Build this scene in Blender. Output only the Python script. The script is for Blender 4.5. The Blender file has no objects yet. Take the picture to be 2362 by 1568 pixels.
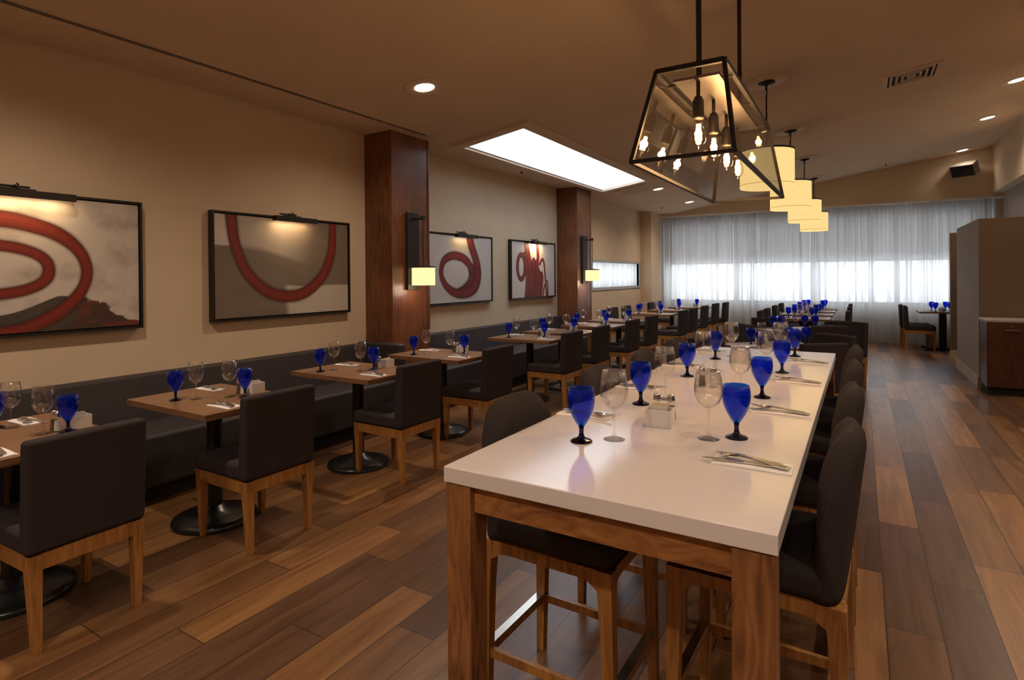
import bpy, math, random
from mathutils import Vector, Matrix
import numpy as np
random.seed(7)
SC = bpy.context.scene
COL = SC.collection
PI = math.pi

# ------------------------------------------------------------------ camera
FPX, YAW, PIT, ROL, SHY = 1321.065, 0.547097353, -4.65877700e-03, -8.20598525e-03, -139.948
fwd = Vector((-math.sin(YAW)*math.cos(PIT), math.cos(YAW)*math.cos(PIT), math.sin(PIT)))
rgt = Vector((math.cos(YAW), math.sin(YAW), 0)); upv = rgt.cross(fwd)
r_ = math.cos(ROL)*rgt + math.sin(ROL)*upv
u_ = -math.sin(ROL)*rgt + math.cos(ROL)*upv
cam = bpy.data.objects.new('camera', bpy.data.cameras.new('camera')); COL.objects.link(cam)
M = Matrix((r_, u_, -fwd)).transposed().to_4x4(); M.translation = Vector((0, 0, 1.5))
cam.matrix_world = M
cam.data.sensor_width = 36.0
cam.data.lens = FPX/2362*36.0
cam.data.shift_y = SHY/2362
cam.data.clip_start = 0.05
SC.camera = cam

# ------------------------------------------------------------------ world, exposure
W = bpy.data.worlds.new('world'); SC.world = W; W.use_nodes = True
bg = W.node_tree.nodes['Background']
bg.inputs[0].default_value = (0.85, 0.92, 1.0, 1); bg.inputs[1].default_value = 4.6
SC.view_settings.view_transform = 'Standard'; SC.view_settings.look = 'None'
SC.view_settings.exposure = 0.45; SC.view_settings.gamma = 1.0
SC.view_settings.use_curve_mapping = False
try:
    SC.cycles.transparent_max_bounces = 40
    SC.cycles.max_bounces = 10
    SC.cycles.diffuse_bounces = 5
    SC.cycles.glossy_bounces = 5
except Exception: pass
SPOT_W = 88.0          # ceiling downlights
WARM = (1.0, 0.78, 0.58)

def portal(name, loc, rot, sx, sy):
    l = bpy.data.lights.new(name, 'AREA'); l.shape = 'RECTANGLE'; l.size = sx; l.size_y = sy
    l.cycles.is_portal = True
    o = bpy.data.objects.new(name, l); COL.objects.link(o); o.location = loc; o.rotation_euler = rot
    return o
portal('daylight_portal_windows', (-1.05, 15.12, 1.85), (-PI/2, 0, 0), 6.9, 2.2)
portal('daylight_portal_skylight', (-3.58, 7.6, 3.9), (0, 0, 0), 1.0, 4.5)
portal('daylight_portal_side_window', (-4.95, 12.05, 1.52), (0, -PI/2, 0), 0.8, 3.1)

# ------------------------------------------------------------------ materials
def nt(m):
    return m.node_tree.nodes, m.node_tree.links
def mat(name, col, rough=0.5, metal=0.0, spec=0.5, noise=0.0, nscale=40.0, bump=0.0, coat=0.0):
    m = bpy.data.materials.new(name); m.use_nodes = True
    N, L = nt(m); b = N['Principled BSDF']
    b.inputs['Base Color'].default_value = (*col, 1)
    b.inputs['Roughness'].default_value = rough; b.inputs['Metallic'].default_value = metal
    b.inputs['Specular IOR Level'].default_value = spec
    b.inputs['Coat Weight'].default_value = coat
    tc = N.new('ShaderNodeTexCoord'); nz = N.new('ShaderNodeTexNoise')
    nz.inputs['Scale'].default_value = nscale; nz.inputs['Detail'].default_value = 3
    L.new(tc.outputs['Object'], nz.inputs['Vector'])
    if noise > 0:
        rp = N.new('ShaderNodeValToRGB')
        rp.color_ramp.elements[0].position = 0.3; rp.color_ramp.elements[1].position = 0.7
        rp.color_ramp.elements[0].color = (*[c*(1-noise) for c in col], 1)
        rp.color_ramp.elements[1].color = (*[min(1, c*(1+noise)) for c in col], 1)
        L.new(nz.outputs['Fac'], rp.inputs[0]); L.new(rp.outputs[0], b.inputs['Base Color'])
    if bump > 0:
        bp = N.new('ShaderNodeBump'); bp.inputs['Strength'].default_value = bump; bp.inputs['Distance'].default_value = 0.002
        L.new(nz.outputs['Fac'], bp.inputs['Height']); L.new(bp.outputs[0], b.inputs['Normal'])
    return m
def wood(name, c1, c2, axis='Z', scale=6.0, rough=0.4, stretch=12.0, figure=0.0, coat=0.0):
    m = bpy.data.materials.new(name); m.use_nodes = True
    N, L = nt(m); b = N['Principled BSDF']
    tc = N.new('ShaderNodeTexCoord'); mp = N.new('ShaderNodeMapping')
    s = [stretch, stretch, stretch]; s['XYZ'.index(axis)] = 1.0
    mp.inputs['Scale'].default_value = s
    L.new(tc.outputs['Object'], mp.inputs['Vector'])
    nz = N.new('ShaderNodeTexNoise'); nz.inputs['Scale'].default_value = scale; nz.inputs['Detail'].default_value = 5
    nz.inputs['Distortion'].default_value = 0.6 + figure
    L.new(mp.outputs[0], nz.inputs['Vector'])
    nb = N.new('ShaderNodeTexNoise'); nb.inputs['Scale'].default_value = 3.0; nb.inputs['Detail'].default_value = 1
    L.new(tc.outputs['Object'], nb.inputs['Vector'])
    mx = N.new('ShaderNodeMath'); mx.operation = 'MULTIPLY_ADD'
    L.new(nb.outputs['Fac'], mx.inputs[0]); mx.inputs[1].default_value = 0.35; 
    ms = N.new('ShaderNodeMath'); ms.operation = 'MULTIPLY'; ms.inputs[1].default_value = 0.68
    L.new(nz.outputs['Fac'], ms.inputs[0]); L.new(ms.outputs[0], mx.inputs[2])
    rp = N.new('ShaderNodeValToRGB'); rp.color_ramp.elements[0].position = 0.36; rp.color_ramp.elements[1].position = 0.66
    rp.color_ramp.elements[0].color = (*c1, 1); rp.color_ramp.elements[1].color = (*c2, 1)
    L.new(mx.outputs[0], rp.inputs[0]); L.new(rp.outputs[0], b.inputs['Base Color'])
    b.inputs['Roughness'].default_value = rough; b.inputs['Coat Weight'].default_value = coat
    b.inputs['Coat Roughness'].default_value = 0.2
    return m
def emis(name, col, strength, base=(0.8, 0.8, 0.8)):
    m = bpy.data.materials.new(name); m.use_nodes = True
    b = m.node_tree.nodes['Principled BSDF']
    b.inputs['Base Color'].default_value = (*base, 1); b.inputs['Roughness'].default_value = 0.7
    b.inputs['Emission Color'].default_value = (*col, 1); b.inputs['Emission Strength'].default_value = strength
    return m
def thin_glass(name, tint, ior=1.45, diff=0.0, dcol=(0, 0, 0), boost=1.0, rough=0.0):
    m = bpy.data.materials.new(name); m.use_nodes = True
    N, L = nt(m); N.remove(N['Principled BSDF']); out = N['Material Output']
    tr = N.new('ShaderNodeBsdfTransparent'); tr.inputs[0].default_value = (*tint, 1)
    gl = N.new('ShaderNodeBsdfGlossy'); gl.inputs['Roughness'].default_value = rough
    f0 = ((ior-1)/(ior+1))**2*boost
    lw = N.new('ShaderNodeLayerWeight'); lw.inputs[0].default_value = 0.5
    pw = N.new('ShaderNodeMath'); pw.operation = 'POWER'; pw.inputs[1].default_value = 3.0; L.new(lw.outputs['Facing'], pw.inputs[0])
    mb = N.new('ShaderNodeMath'); mb.operation = 'MULTIPLY_ADD'; mb.inputs[1].default_value = 0.85-f0; mb.inputs[2].default_value = f0; mb.use_clamp = True
    L.new(pw.outputs[0], mb.inputs[0])
    mx = N.new('ShaderNodeMixShader'); L.new(mb.outputs[0], mx.inputs[0])
    src = tr
    if diff > 0:
        ad = N.new('ShaderNodeMixShader'); ad.inputs[0].default_value = diff
        tl = N.new('ShaderNodeBsdfTranslucent'); tl.inputs[0].default_value = (*dcol, 1)
        df = N.new('ShaderNodeBsdfDiffuse'); df.inputs[0].default_value = (*dcol, 1)
        hm = N.new('ShaderNodeMixShader'); hm.inputs[0].default_value = 0.5
        L.new(tl.outputs[0], hm.inputs[1]); L.new(df.outputs[0], hm.inputs[2])
        L.new(tr.outputs[0], ad.inputs[1]); L.new(hm.outputs[0], ad.inputs[2]); src = ad
    L.new(src.outputs[0], mx.inputs[1]); L.new(gl.outputs[0], mx.inputs[2]); L.new(mx.outputs[0], out.inputs[0])
    return m
def floor_mat():
    m = bpy.data.materials.new('wood_look_plank_floor'); m.use_nodes = True
    N, L = nt(m); b = N['Principled BSDF']
    def mth(op, a=None, bb=None, c=None):
        n = N.new('ShaderNodeMath'); n.operation = op
        for i, v in enumerate((a, bb, c)):
            if v is None: continue
            if isinstance(v, (int, float)): n.inputs[i].default_value = v
            else: L.new(v, n.inputs[i])
        return n.outputs[0]
    tc = N.new('ShaderNodeTexCoord'); sp = N.new('ShaderNodeSeparateXYZ'); L.new(tc.outputs['Object'], sp.inputs[0])
    xs = mth('DIVIDE', mth('SUBTRACT', sp.outputs[0], 0.085), 0.2)
    row = mth('FLOOR', xs); fx = mth('FRACT', xs)
    wn = N.new('ShaderNodeTexWhiteNoise'); wn.noise_dimensions = '1D'; L.new(row, wn.inputs['W'])
    ys = mth('DIVIDE', mth('ADD', sp.outputs[1], mth('MULTIPLY', wn.outputs['Value'], 1.2)), 1.2)
    colm = mth('FLOOR', ys); fy = mth('FRACT', ys)
    cb = N.new('ShaderNodeCombineXYZ'); L.new(row, cb.inputs[0]); L.new(colm, cb.inputs[1])
    w2 = N.new('ShaderNodeTexWhiteNoise'); w2.noise_dimensions = '3D'; L.new(cb.outputs[0], w2.inputs['Vector'])
    # grain: coordinates shifted per plank
    off = N.new('ShaderNodeVectorMath'); off.operation = 'SCALE'; off.inputs['Scale'].default_value = 37.0
    L.new(w2.outputs['Color'], off.inputs[0])
    ad = N.new('ShaderNodeVectorMath'); ad.operation = 'ADD'
    L.new(tc.outputs['Object'], ad.inputs[0]); L.new(off.outputs[0], ad.inputs[1])
    mp = N.new('ShaderNodeMapping'); mp.inputs['Scale'].default_value = (9, 0.9, 9); L.new(ad.outputs[0], mp.inputs[0])
    g1 = N.new('ShaderNodeTexNoise'); g1.inputs['Scale'].default_value = 1.3; g1.inputs['Detail'].default_value = 6
    g1.inputs['Distortion'].default_value = 1.2; L.new(mp.outputs[0], g1.inputs['Vector'])
    mp2 = N.new('ShaderNodeMapping'); mp2.inputs['Scale'].default_value = (70, 2.5, 70); L.new(ad.outputs[0], mp2.inputs[0])
    g2 = N.new('ShaderNodeTexNoise'); g2.inputs['Scale'].default_value = 1.0; g2.inputs['Detail'].default_value = 3
    L.new(mp2.outputs[0], g2.inputs['Vector'])
    plank = N.new('ShaderNodeValToRGB'); cr = plank.color_ramp
    cr.elements[0].position = 0.0; cr.elements[0].color = (0.092, 0.040, 0.016, 1)
    cr.elements[1].position = 1.0; cr.elements[1].color = (0.36, 0.18, 0.068, 1)
    for p, c in ((0.2, (0.135, 0.069, 0.037)), (0.45, (0.185, 0.090, 0.037)), (0.7, (0.25, 0.125, 0.049))):
        e = cr.elements.new(p); e.color = (*c, 1)
    L.new(w2.outputs['Value'], plank.inputs[0])
    gr = N.new('ShaderNodeValToRGB'); gr.color_ramp.elements[0].position = 0.33; gr.color_ramp.elements[0].color = (0.58, 0.52, 0.47, 1)
    gr.color_ramp.elements[1].position = 0.62; gr.color_ramp.elements[1].color = (1.08, 1.08, 1.08, 1)
    L.new(mth('ADD', mth('MULTIPLY', g1.outputs['Fac'], 0.72), mth('MULTIPLY', g2.outputs['Fac'], 0.28)), gr.inputs[0])
    mu = N.new('ShaderNodeMix'); mu.data_type = 'RGBA'; mu.blend_type = 'MULTIPLY'; mu.inputs[0].default_value = 1.0
    L.new(plank.outputs[0], mu.inputs[6]); L.new(gr.outputs[0], mu.inputs[7])
    ex = mth('MINIMUM', fx, mth('SUBTRACT', 1.0, fx)); ey = mth('MINIMUM', fy, mth('SUBTRACT', 1.0, fy))
    jx = mth('LESS_THAN', ex, 0.013); jy = mth('LESS_THAN', ey, 0.0022)
    j = mth('MAXIMUM', jx, jy)
    mj = N.new('ShaderNodeMix'); mj.data_type = 'RGBA'; L.new(j, mj.inputs[0])
    L.new(mu.outputs[2], mj.inputs[6]); mj.inputs[7].default_value = (0.035, 0.022, 0.016, 1)
    L.new(mj.outputs[2], b.inputs['Base Color'])
    rr = mth('MULTIPLY_ADD', g2.outputs['Fac'], 0.12, 0.28)
    b.inputs['Coat Weight'].default_value = 0.15; b.inputs['Coat Roughness'].default_value = 0.25
    L.new(rr, b.inputs['Roughness'])
    bp = N.new('ShaderNodeBump'); bp.inputs['Strength'].default_value = 0.25; bp.inputs['Distance'].default_value = 0.002
    L.new(mth('SUBTRACT', 1.0, j), bp.inputs['Height']); L.new(bp.outputs[0], b.inputs['Normal'])
    return m
def sheer_mat(name, op_lo=0.86, op_hi=1.0, col=(0.53, 0.53, 0.54), refl=0.45):
    m = bpy.data.materials.new(name); m.use_nodes = True
    N, L = nt(m); N.remove(N['Principled BSDF']); out = N['Material Output']
    tr = N.new('ShaderNodeBsdfTransparent')
    tl = N.new('ShaderNodeBsdfTranslucent'); tl.inputs[0].default_value = (*col, 1)
    df = N.new('ShaderNodeBsdfDiffuse'); df.inputs[0].default_value = (*col, 1)
    cl = N.new('ShaderNodeMixShader'); cl.inputs[0].default_value = refl
    L.new(tl.outputs[0], cl.inputs[1]); L.new(df.outputs[0], cl.inputs[2])
    lw = N.new('ShaderNodeLayerWeight'); lw.inputs[0].default_value = 0.45
    tc = N.new('ShaderNodeTexCoord'); mp = N.new('ShaderNodeMapping'); mp.inputs['Scale'].default_value = (5, 5, 0.10)
    L.new(tc.outputs['Object'], mp.inputs[0]); nz = N.new('ShaderNodeTexNoise'); nz.inputs['Scale'].default_value = 2.4; nz.inputs['Detail'].default_value = 4
    L.new(mp.outputs[0], nz.inputs['Vector'])
    mr = N.new('ShaderNodeMapRange'); mr.inputs[1].default_value = 0.3; mr.inputs[2].default_value = 0.72
    mr.inputs[3].default_value = op_lo-0.03; mr.inputs[4].default_value = op_lo+0.13
    L.new(nz.outputs['Fac'], mr.inputs[0])
    ad = N.new('ShaderNodeMath'); ad.operation = 'MULTIPLY_ADD'; ad.inputs[1].default_value = op_hi-op_lo; ad.use_clamp = True
    L.new(lw.outputs['Facing'], ad.inputs[0]); L.new(mr.outputs[0], ad.inputs[2])
    mx = N.new('ShaderNodeMixShader'); L.new(ad.outputs[0], mx.inputs[0]); L.new(tr.outputs[0], mx.inputs[1]); L.new(cl.outputs[0], mx.inputs[2])
    L.new(mx.outputs[0], out.inputs[0])
    return m
def attr_mat(name):
    m = bpy.data.materials.new(name); m.use_nodes = True
    N, L = nt(m); b = N['Principled BSDF']; a = N.new('ShaderNodeVertexColor'); a.layer_name = 'Col'
    L.new(a.outputs[0], b.inputs['Base Color']); b.inputs['Roughness'].default_value = 0.6
    nz = N.new('ShaderNodeTexNoise'); nz.inputs['Scale'].default_value = 60; bp = N.new('ShaderNodeBump'); bp.inputs['Strength'].default_value = 0.15
    bp.inputs['Distance'].default_value = 0.003; L.new(nz.outputs['Fac'], bp.inputs['Height']); L.new(bp.outputs[0], b.inputs['Normal'])
    return m

MAT = dict(
    wall=mat('beige_wall_paint', (0.66, 0.53, 0.385), 0.85, spec=0.2, noise=0.03, nscale=3, bump=0.05),
    ceil=mat('tan_ceiling_paint', (0.70, 0.55, 0.40), 0.9, spec=0.15, noise=0.03, nscale=2),
    greywall=mat('grey_partition_paint', (0.36, 0.32, 0.285), 0.8, spec=0.25, noise=0.03, nscale=3),
    tanwall=mat('brown_partition_paint', (0.17, 0.115, 0.072), 0.8, spec=0.25, noise=0.04, nscale=3),
    base=mat('cream_baseboard_paint', (0.52, 0.45, 0.36), 0.5),
    white=mat('white_shaft_paint', (0.85, 0.86, 0.88), 0.8),
    trim=mat('ceiling_trim_paint', (0.70, 0.56, 0.42), 0.7),
    floor=floor_mat(),
    pillar=wood('reddish_walnut_veneer', (0.085, 0.026, 0.010), (0.24, 0.085, 0.032), 'Z', 5, 0.42, 14, 0.2, 0.25),
    fabric=mat('charcoal_brown_upholstery', (0.041, 0.032, 0.034), 0.92, spec=0.2, noise=0.3, nscale=420, bump=0.5),
    stoolfab=mat('dark_taupe_upholstery', (0.042, 0.034, 0.034), 0.9, spec=0.2, noise=0.25, nscale=420, bump=0.5),
    leather=mat('dark_charcoal_vinyl', (0.036, 0.029, 0.031), 0.6, spec=0.4, noise=0.2, nscale=200, bump=0.3),
    chairwood=wood('honey_stained_beech', (0.25, 0.105, 0.026), (0.52, 0.25, 0.072), 'Z', 6, 0.38, 10, 0.0, 0.2),
    tabletop=wood('brown_oak_laminate', (0.155, 0.075, 0.036), (0.30, 0.165, 0.085), 'Y', 5, 0.33, 12, 0.2),
    walnutz=wood('figured_walnut_leg', (0.12, 0.042, 0.014), (0.38, 0.17, 0.062), 'Z', 4, 0.4, 7, 1.4, 0.15),
    walnutx=wood('figured_walnut_apron', (0.17, 0.060, 0.018), (0.52, 0.235, 0.078), 'X', 5, 0.4, 3, 3.0, 0.15),
    quartz=mat('white_quartz', (0.83, 0.785, 0.80), 0.12, spec=0.5, noise=0.015, nscale=30, coat=0.0),
    black=mat('black_enamel', (0.010, 0.011, 0.013), 0.28, spec=0.6),
    bronze=mat('dark_bronze_metal', (0.030, 0.024, 0.020), 0.55, metal=0.4, noise=0.15, nscale=60),
    steel=mat('brushed_steel', (0.62, 0.60, 0.57), 0.25, metal=1.0, noise=0.05, nscale=200),
    chrome=mat('polished_chrome', (0.75, 0.74, 0.72), 0.22, metal=1.0),
    plate=mat('pale_reflector_metal', (0.20, 0.17, 0.15), 0.4, metal=0.5),
    napkin=mat('white_linen', (0.93, 0.91, 0.90), 0.9, spec=0.2, noise=0.04, nscale=200, bump=0.3),
    ceramic=mat('white_ceramic', (0.80, 0.77, 0.76), 0.2, spec=0.5),
    salt=mat('white_salt', (0.85, 0.83, 0.80), 0.9, noise=0.05, nscale=900),
    pepper=mat('ground_pepper', (0.13, 0.10, 0.08), 0.9, noise=0.5, nscale=900),
    packet=mat('paper_packet', (0.72, 0.62, 0.42), 0.7, noise=0.15, nscale=60),
    packetp=mat('white_paper_packet', (0.78, 0.76, 0.74), 0.7),
    glass=thin_glass('clear_thin_glass', (0.995, 0.995, 0.995), 1.5, boost=2.4),
    pane=thin_glass('window_pane_glass', (0.93, 0.93, 0.92), 1.6, boost=1.7),
    blue=thin_glass('cobalt_blue_glass', (0.015, 0.36, 0.94), 1.5, diff=0.10, dcol=(0.0, 0.10, 1.0), boost=1.0),
    bluestem=thin_glass('thick_cobalt_glass', (0.012, 0.012, 0.16), 1.5, diff=0.12, dcol=(0.0, 0.0, 0.12), boost=1.2),
    bulbglass=thin_glass('amber_bulb_glass', (1.0, 0.90, 0.74), 1.4, boost=1.2),
    filament=emis('glowing_filament', (1.0, 0.62, 0.25), 70.0),
    shade=emis('lit_cream_linen_shade', (1.0, 0.70, 0.27), 0.72, (0.25, 0.2, 0.12)),
    shadeband=emis('lit_shade_trim', (0.9, 0.52, 0.16), 0.45, (0.3, 0.22, 0.12)),
    sconceshade=emis('lit_sconce_shade', (1.0, 0.76, 0.36), 0.9, (0.25, 0.2, 0.12)),
    lens=emis('lit_downlight_lens', (1.0, 0.86, 0.70), 6.0),
    piclamp=emis('lit_picture_lamp', (1.0, 0.70, 0.36), 7.0),
    window_frame=mat('grey_window_frame', (0.42, 0.415, 0.42), 0.5),
    mullion=mat('bronze_mullion', (0.16, 0.14, 0.13), 0.5),
    sheer=sheer_mat('white_sheer_fabric'),
    cab=wood('dark_mahogany_cabinet', (0.040, 0.012, 0.006), (0.090, 0.028, 0.012), 'Z', 5, 0.38, 14, 0.2, 0.2),
    stone=mat('grey_stone_counter', (0.40, 0.36, 0.32), 0.3, noise=0.2, nscale=120),
    speaker=mat('black_speaker_grille', (0.012, 0.012, 0.012), 0.7),
    speakerw=mat('beige_speaker_case', (0.24, 0.21, 0.18), 0.6),
    dark=mat('dark_slot', (0.02, 0.016, 0.012), 0.9),
    canvas=attr_mat('painted_canvas'),
    frameblk=mat('black_frame_wood', (0.014, 0.011, 0.009), 0.4, spec=0.5),
)
def opal():
    m = bpy.data.materials.new('opal_skylight_glazing'); m.use_nodes = True
    N, L = nt(m); N.remove(N['Principled BSDF']); tl = N.new('ShaderNodeBsdfTranslucent'); tl.inputs[0].default_value = (0.8, 0.8, 0.8, 1)
    tr = N.new('ShaderNodeBsdfTransparent'); mx = N.new('ShaderNodeMixShader'); mx.inputs[0].default_value = 0.6
    L.new(tr.outputs[0], mx.inputs[1]); L.new(tl.outputs[0], mx.inputs[2]); L.new(mx.outputs[0], N['Material Output'].inputs[0]); return m
MAT['opal'] = opal()
def shade_mat():
    m = sheer_mat('grey_roller_shade_fabric', 0.97, 1.0, (0.70, 0.69, 0.68), 0.3); return m
MAT['roller'] = shade_mat()

# ------------------------------------------------------------------ mesh builder
class MB:
    def __init__(s): s.v = []; s.f = []
    def hexa(s, p):   # 4 bottom (ccw), 4 top
        o = len(s.v); s.v += [tuple(q) for q in p]
        s.f += [(o+3, o+2, o+1, o), (o+4, o+5, o+6, o+7), (o, o+1, o+5, o+4), (o+1, o+2, o+6, o+5), (o+2, o+3, o+7, o+6), (o+3, o, o+4, o+7)]
        return s
    def box(s, x0, x1, y0, y1, z0, z1):
        return s.hexa([(x0, y0, z0), (x1, y0, z0), (x1, y1, z0), (x0, y1, z0), (x0, y0, z1), (x1, y0, z1), (x1, y1, z1), (x0, y1, z1)])
    def taper(s, c0, w0, d0, z0, c1, w1, d1, z1):
        a = [(c0[0]-w0/2, c0[1]-d0/2, z0), (c0[0]+w0/2, c0[1]-d0/2, z0), (c0[0]+w0/2, c0[1]+d0/2, z0), (c0[0]-w0/2, c0[1]+d0/2, z0)]
        b = [(c1[0]-w1/2, c1[1]-d1/2, z1), (c1[0]+w1/2, c1[1]-d1/2, z1), (c1[0]+w1/2, c1[1]+d1/2, z1), (c1[0]-w1/2, c1[1]+d1/2, z1)]
        return s.hexa(a+b)
    def bar(s, a, b, w, h=None, up=(0, 0, 1)):
        a = Vector(a); b = Vector(b); h = h or w; d = (b-a).normalized(); up = Vector(up)
        if abs(d.dot(up)) > 0.98: up = Vector((0, 1, 0))
        x = d.cross(up).normalized()*w/2; z = x.cross(d).normalized()*h/2
        return s.hexa([a-x-z, a+x-z, b+x-z, b-x-z, a-x+z, a+x+z, b+x+z, b-x+z])
    def tube(s, pts, r, n=10, caps=True):
        pts = [Vector(p) for p in pts]; rs = r if isinstance(r, (list, tuple)) else [r]*len(pts)
        o = len(s.v); t0 = (pts[1]-pts[0]).normalized()
        ref = Vector((0, 0, 1)) if abs(t0.z) < 0.9 else Vector((1, 0, 0))
        for i, p in enumerate(pts):
            t = (pts[min(i+1, len(pts)-1)]-pts[max(i-1, 0)]).normalized()
            x = t.cross(ref).normalized(); y = t.cross(x).normalized()
            for k in range(n):
                a = 2*PI*k/n; s.v.append(tuple(p+(x*math.cos(a)+y*math.sin(a))*rs[i]))
        for i in range(len(pts)-1):
            for k in range(n):
                s.f.append((o+i*n+k, o+i*n+(k+1) % n, o+(i+1)*n+(k+1) % n, o+(i+1)*n+k))
        if caps:
            s.f.append(tuple(o+k for k in range(n))[::-1]); e = o+(len(pts)-1)*n; s.f.append(tuple(e+k for k in range(n)))
        return s
    def lathe(s, prof, n=28, c=(0, 0), closed=False):
        o = len(s.v); m = len(prof)
        for r, z in prof:
            for k in range(n):
                a = 2*PI*k/n; s.v.append((c[0]+r*math.cos(a), c[1]+r*math.sin(a), z))
        for i in range(m-1 if not closed else m):
            j = (i+1) % m
            for k in range(n):
                s.f.append((o+i*n+k, o+i*n+(k+1) % n, o+j*n+(k+1) % n, o+j*n+k))
        if not closed:
            if prof[0][0] > 1e-4: pass
        return s
    def disc(s, r, z, n=28, c=(0, 0), flip=False):
        o = len(s.v)
        for k in range(n):
            a = 2*PI*k/n; s.v.append((c[0]+r*math.cos(a), c[1]+r*math.sin(a), z))
        t = tuple(range(o, o+n)); s.f.append(t[::-1] if flip else t); return s
    def grid(s, nu, nv, fn, closed_u=False):
        o = len(s.v)
        for i in range(nu):
            for j in range(nv): s.v.append(tuple(fn(i/(nu-1), j/(nv-1))))
        for i in range(nu-1):
            for j in range(nv-1):
                s.f.append((o+i*nv+j, o+(i+1)*nv+j, o+(i+1)*nv+j+1, o+i*nv+j+1))
        return s
    def shell(s, nu, nv, front, back):   # closed solid from two matching sheets
        o = len(s.v); s.grid(nu, nv, front); q = len(s.v); s.grid(nu, nv, back)
        n = nu*nv; half = (nu-1)*(nv-1)
        fs = s.f[-half:]; s.f[-half:] = [f[::-1] for f in fs]
        def A(i, j): return o+i*nv+j
        def B(i, j): return q+i*nv+j
        for i in range(nu-1):
            s.f.append((A(i+1, 0), A(i, 0), B(i, 0), B(i+1, 0))); s.f.append((A(i, nv-1), A(i+1, nv-1), B(i+1, nv-1), B(i, nv-1)))
        for j in range(nv-1):
            s.f.append((A(0, j), A(0, j+1), B(0, j+1), B(0, j))); s.f.append((A(nu-1, j+1), A(nu-1, j), B(nu-1, j), B(nu-1, j+1)))
        return s
    def mesh(s, name, m, smooth=False):
        me = bpy.data.meshes.new(name); me.from_pydata(s.v, [], s.f); me.update()
        me.materials.append(m)
        if smooth: me.polygons.foreach_set('use_smooth', [True]*len(me.polygons))
        return me
def obj(name, mb, m, parent=None, smooth=False, bevel=0.0, seg=2, label=None, auto=False, loc=None):
    me = mb.mesh(name, m, smooth or bevel > 0)
    if auto:
        try: me.set_sharp_from_angle(angle=math.radians(35)); 
        except Exception: pass
        me.polygons.foreach_set('use_smooth', [True]*len(me.polygons))
    o = bpy.data.objects.new(name, me); COL.objects.link(o)
    if parent is not None: o.parent = parent
    if loc: o.location = loc
    if bevel > 0:
        b = o.modifiers.new('bevel', 'BEVEL'); b.width = bevel; b.segments = seg; b.limit_method = 'ANGLE'; b.angle_limit = math.radians(40)
        b.harden_normals = True
    if label: o['label'] = label
    return o
def tag(o, label, cat, group=None):
    o['label'] = label; o['category'] = cat
    if group: o['group'] = group
    return o
def thing(name, label, cat, loc=(0, 0, 0), rz=0.0, group=None):
    o = bpy.data.objects.new(name, None); o.empty_display_size = 0.1; COL.objects.link(o)
    o.location = loc; o.rotation_euler = (0, 0, rz)
    return tag(o, label, cat, group)
def struct(name, mb, m, smooth=False, label=None, bevel=0):
    o = obj(name, mb, m, None, smooth, bevel); o['kind'] = 'structure'
    if label: o['label'] = label
    return o
def dup(root, loc, rz, label, group=None):
    r = root.copy(); COL.objects.link(r); r.location = loc; r.rotation_euler = (0, 0, rz); r['label'] = label
    if group: r['group'] = group
    for ch in root.children:
        c = ch.copy(); COL.objects.link(c); c.parent = r
        for g in ch.children:
            d = g.copy(); COL.objects.link(d); d.parent = c
    return r
class Proto:                     # the first placement moves the prototype itself, later ones copy it
    def __init__(s, make): s.make = make; s.o = None
    def put(s, loc, rz, label, group=None):
        if s.o is None:
            s.o = s.make(); s.o.location = loc; s.o.rotation_euler = (0, 0, rz); s.o['label'] = label
            if group: s.o['group'] = group
            return s.o
        return dup(s.o, loc, rz, label, group)
ORD = ['first', 'second', 'third', 'fourth', 'fifth', 'sixth', 'seventh', 'eighth']

# ------------------------------------------------------------------ room shell
XL, XR, YN, YF = -4.6, 5.0, -4.0, 14.95
def cz(x): return 3.05 if x < -4.0 else 3.05+0.145*(x+4.0)
struct('floor', MB().box(XL-0.2, XR+0.2, YN-0.2, 15.4, -0.1, 0), MAT['floor'])
# left wall with the long low window
wl = MB()
wy0, wy1, wz0, wz1 = 10.62, 13.46, 1.26, 1.78
wl.box(XL-0.2, XL, YN, wy0, 0, 3.15); wl.box(XL-0.2, XL, wy1, 15.2, 0, 3.15)
wl.box(XL-0.2, XL, wy0, wy1, 0, wz0); wl.box(XL-0.2, XL, wy0, wy1, wz1, 3.15)
struct('wall_left', wl, MAT['wall'])
struct('wall_front', MB().box(XL-0.2, XR+0.2, YN-0.2, YN, 0, 4.6), MAT['wall'])
struct('wall_right', MB().box(XR, XR+0.2, YN, 15.2, 0, 4.6), MAT['greywall'])
# back wall with four tall windows
wb = MB(); wins = [(-4.30, -2.655), (-2.605, -0.965), (-0.925, 0.650), (0.690, 2.2)]
zs, zt = 0.83, 2.82
wb.box(XL-0.2, XR+0.2, YF, 15.15, 0, zs); wb.box(XL-0.2, XR+0.2, YF, 15.15, zt, 4.6)
xs = [XL-0.2]+[v for w in wins for v in w]+[XR+0.2]
for i in range(0, len(xs), 2): wb.box(xs[i], xs[i+1], YF if i in (0, 8) else 15.0, 15.15 if i in (0, 8) else 15.05, zs, zt)
struct('wall_back', wb, MAT['wall'])
for i, (a, b) in enumerate(wins):
    f = MB()
    for (x0, x1, z0, z1) in ((a, a+0.03, zs, zt), (b-0.03, b, zs, zt), (a, b, zs, zs+0.04), (a, b, zt-0.04, zt)): f.box(x0, x1, 15.0, 15.06, z0, z1)
    w = struct('window_%d' % (i+1), f, MAT['mullion'])
    obj('glass_pane', MB().box(a+0.03, b-0.03, 15.025, 15.031, zs+0.04, zt-0.04), MAT['pane'], w)
f = MB(); fr = 0.055
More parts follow.
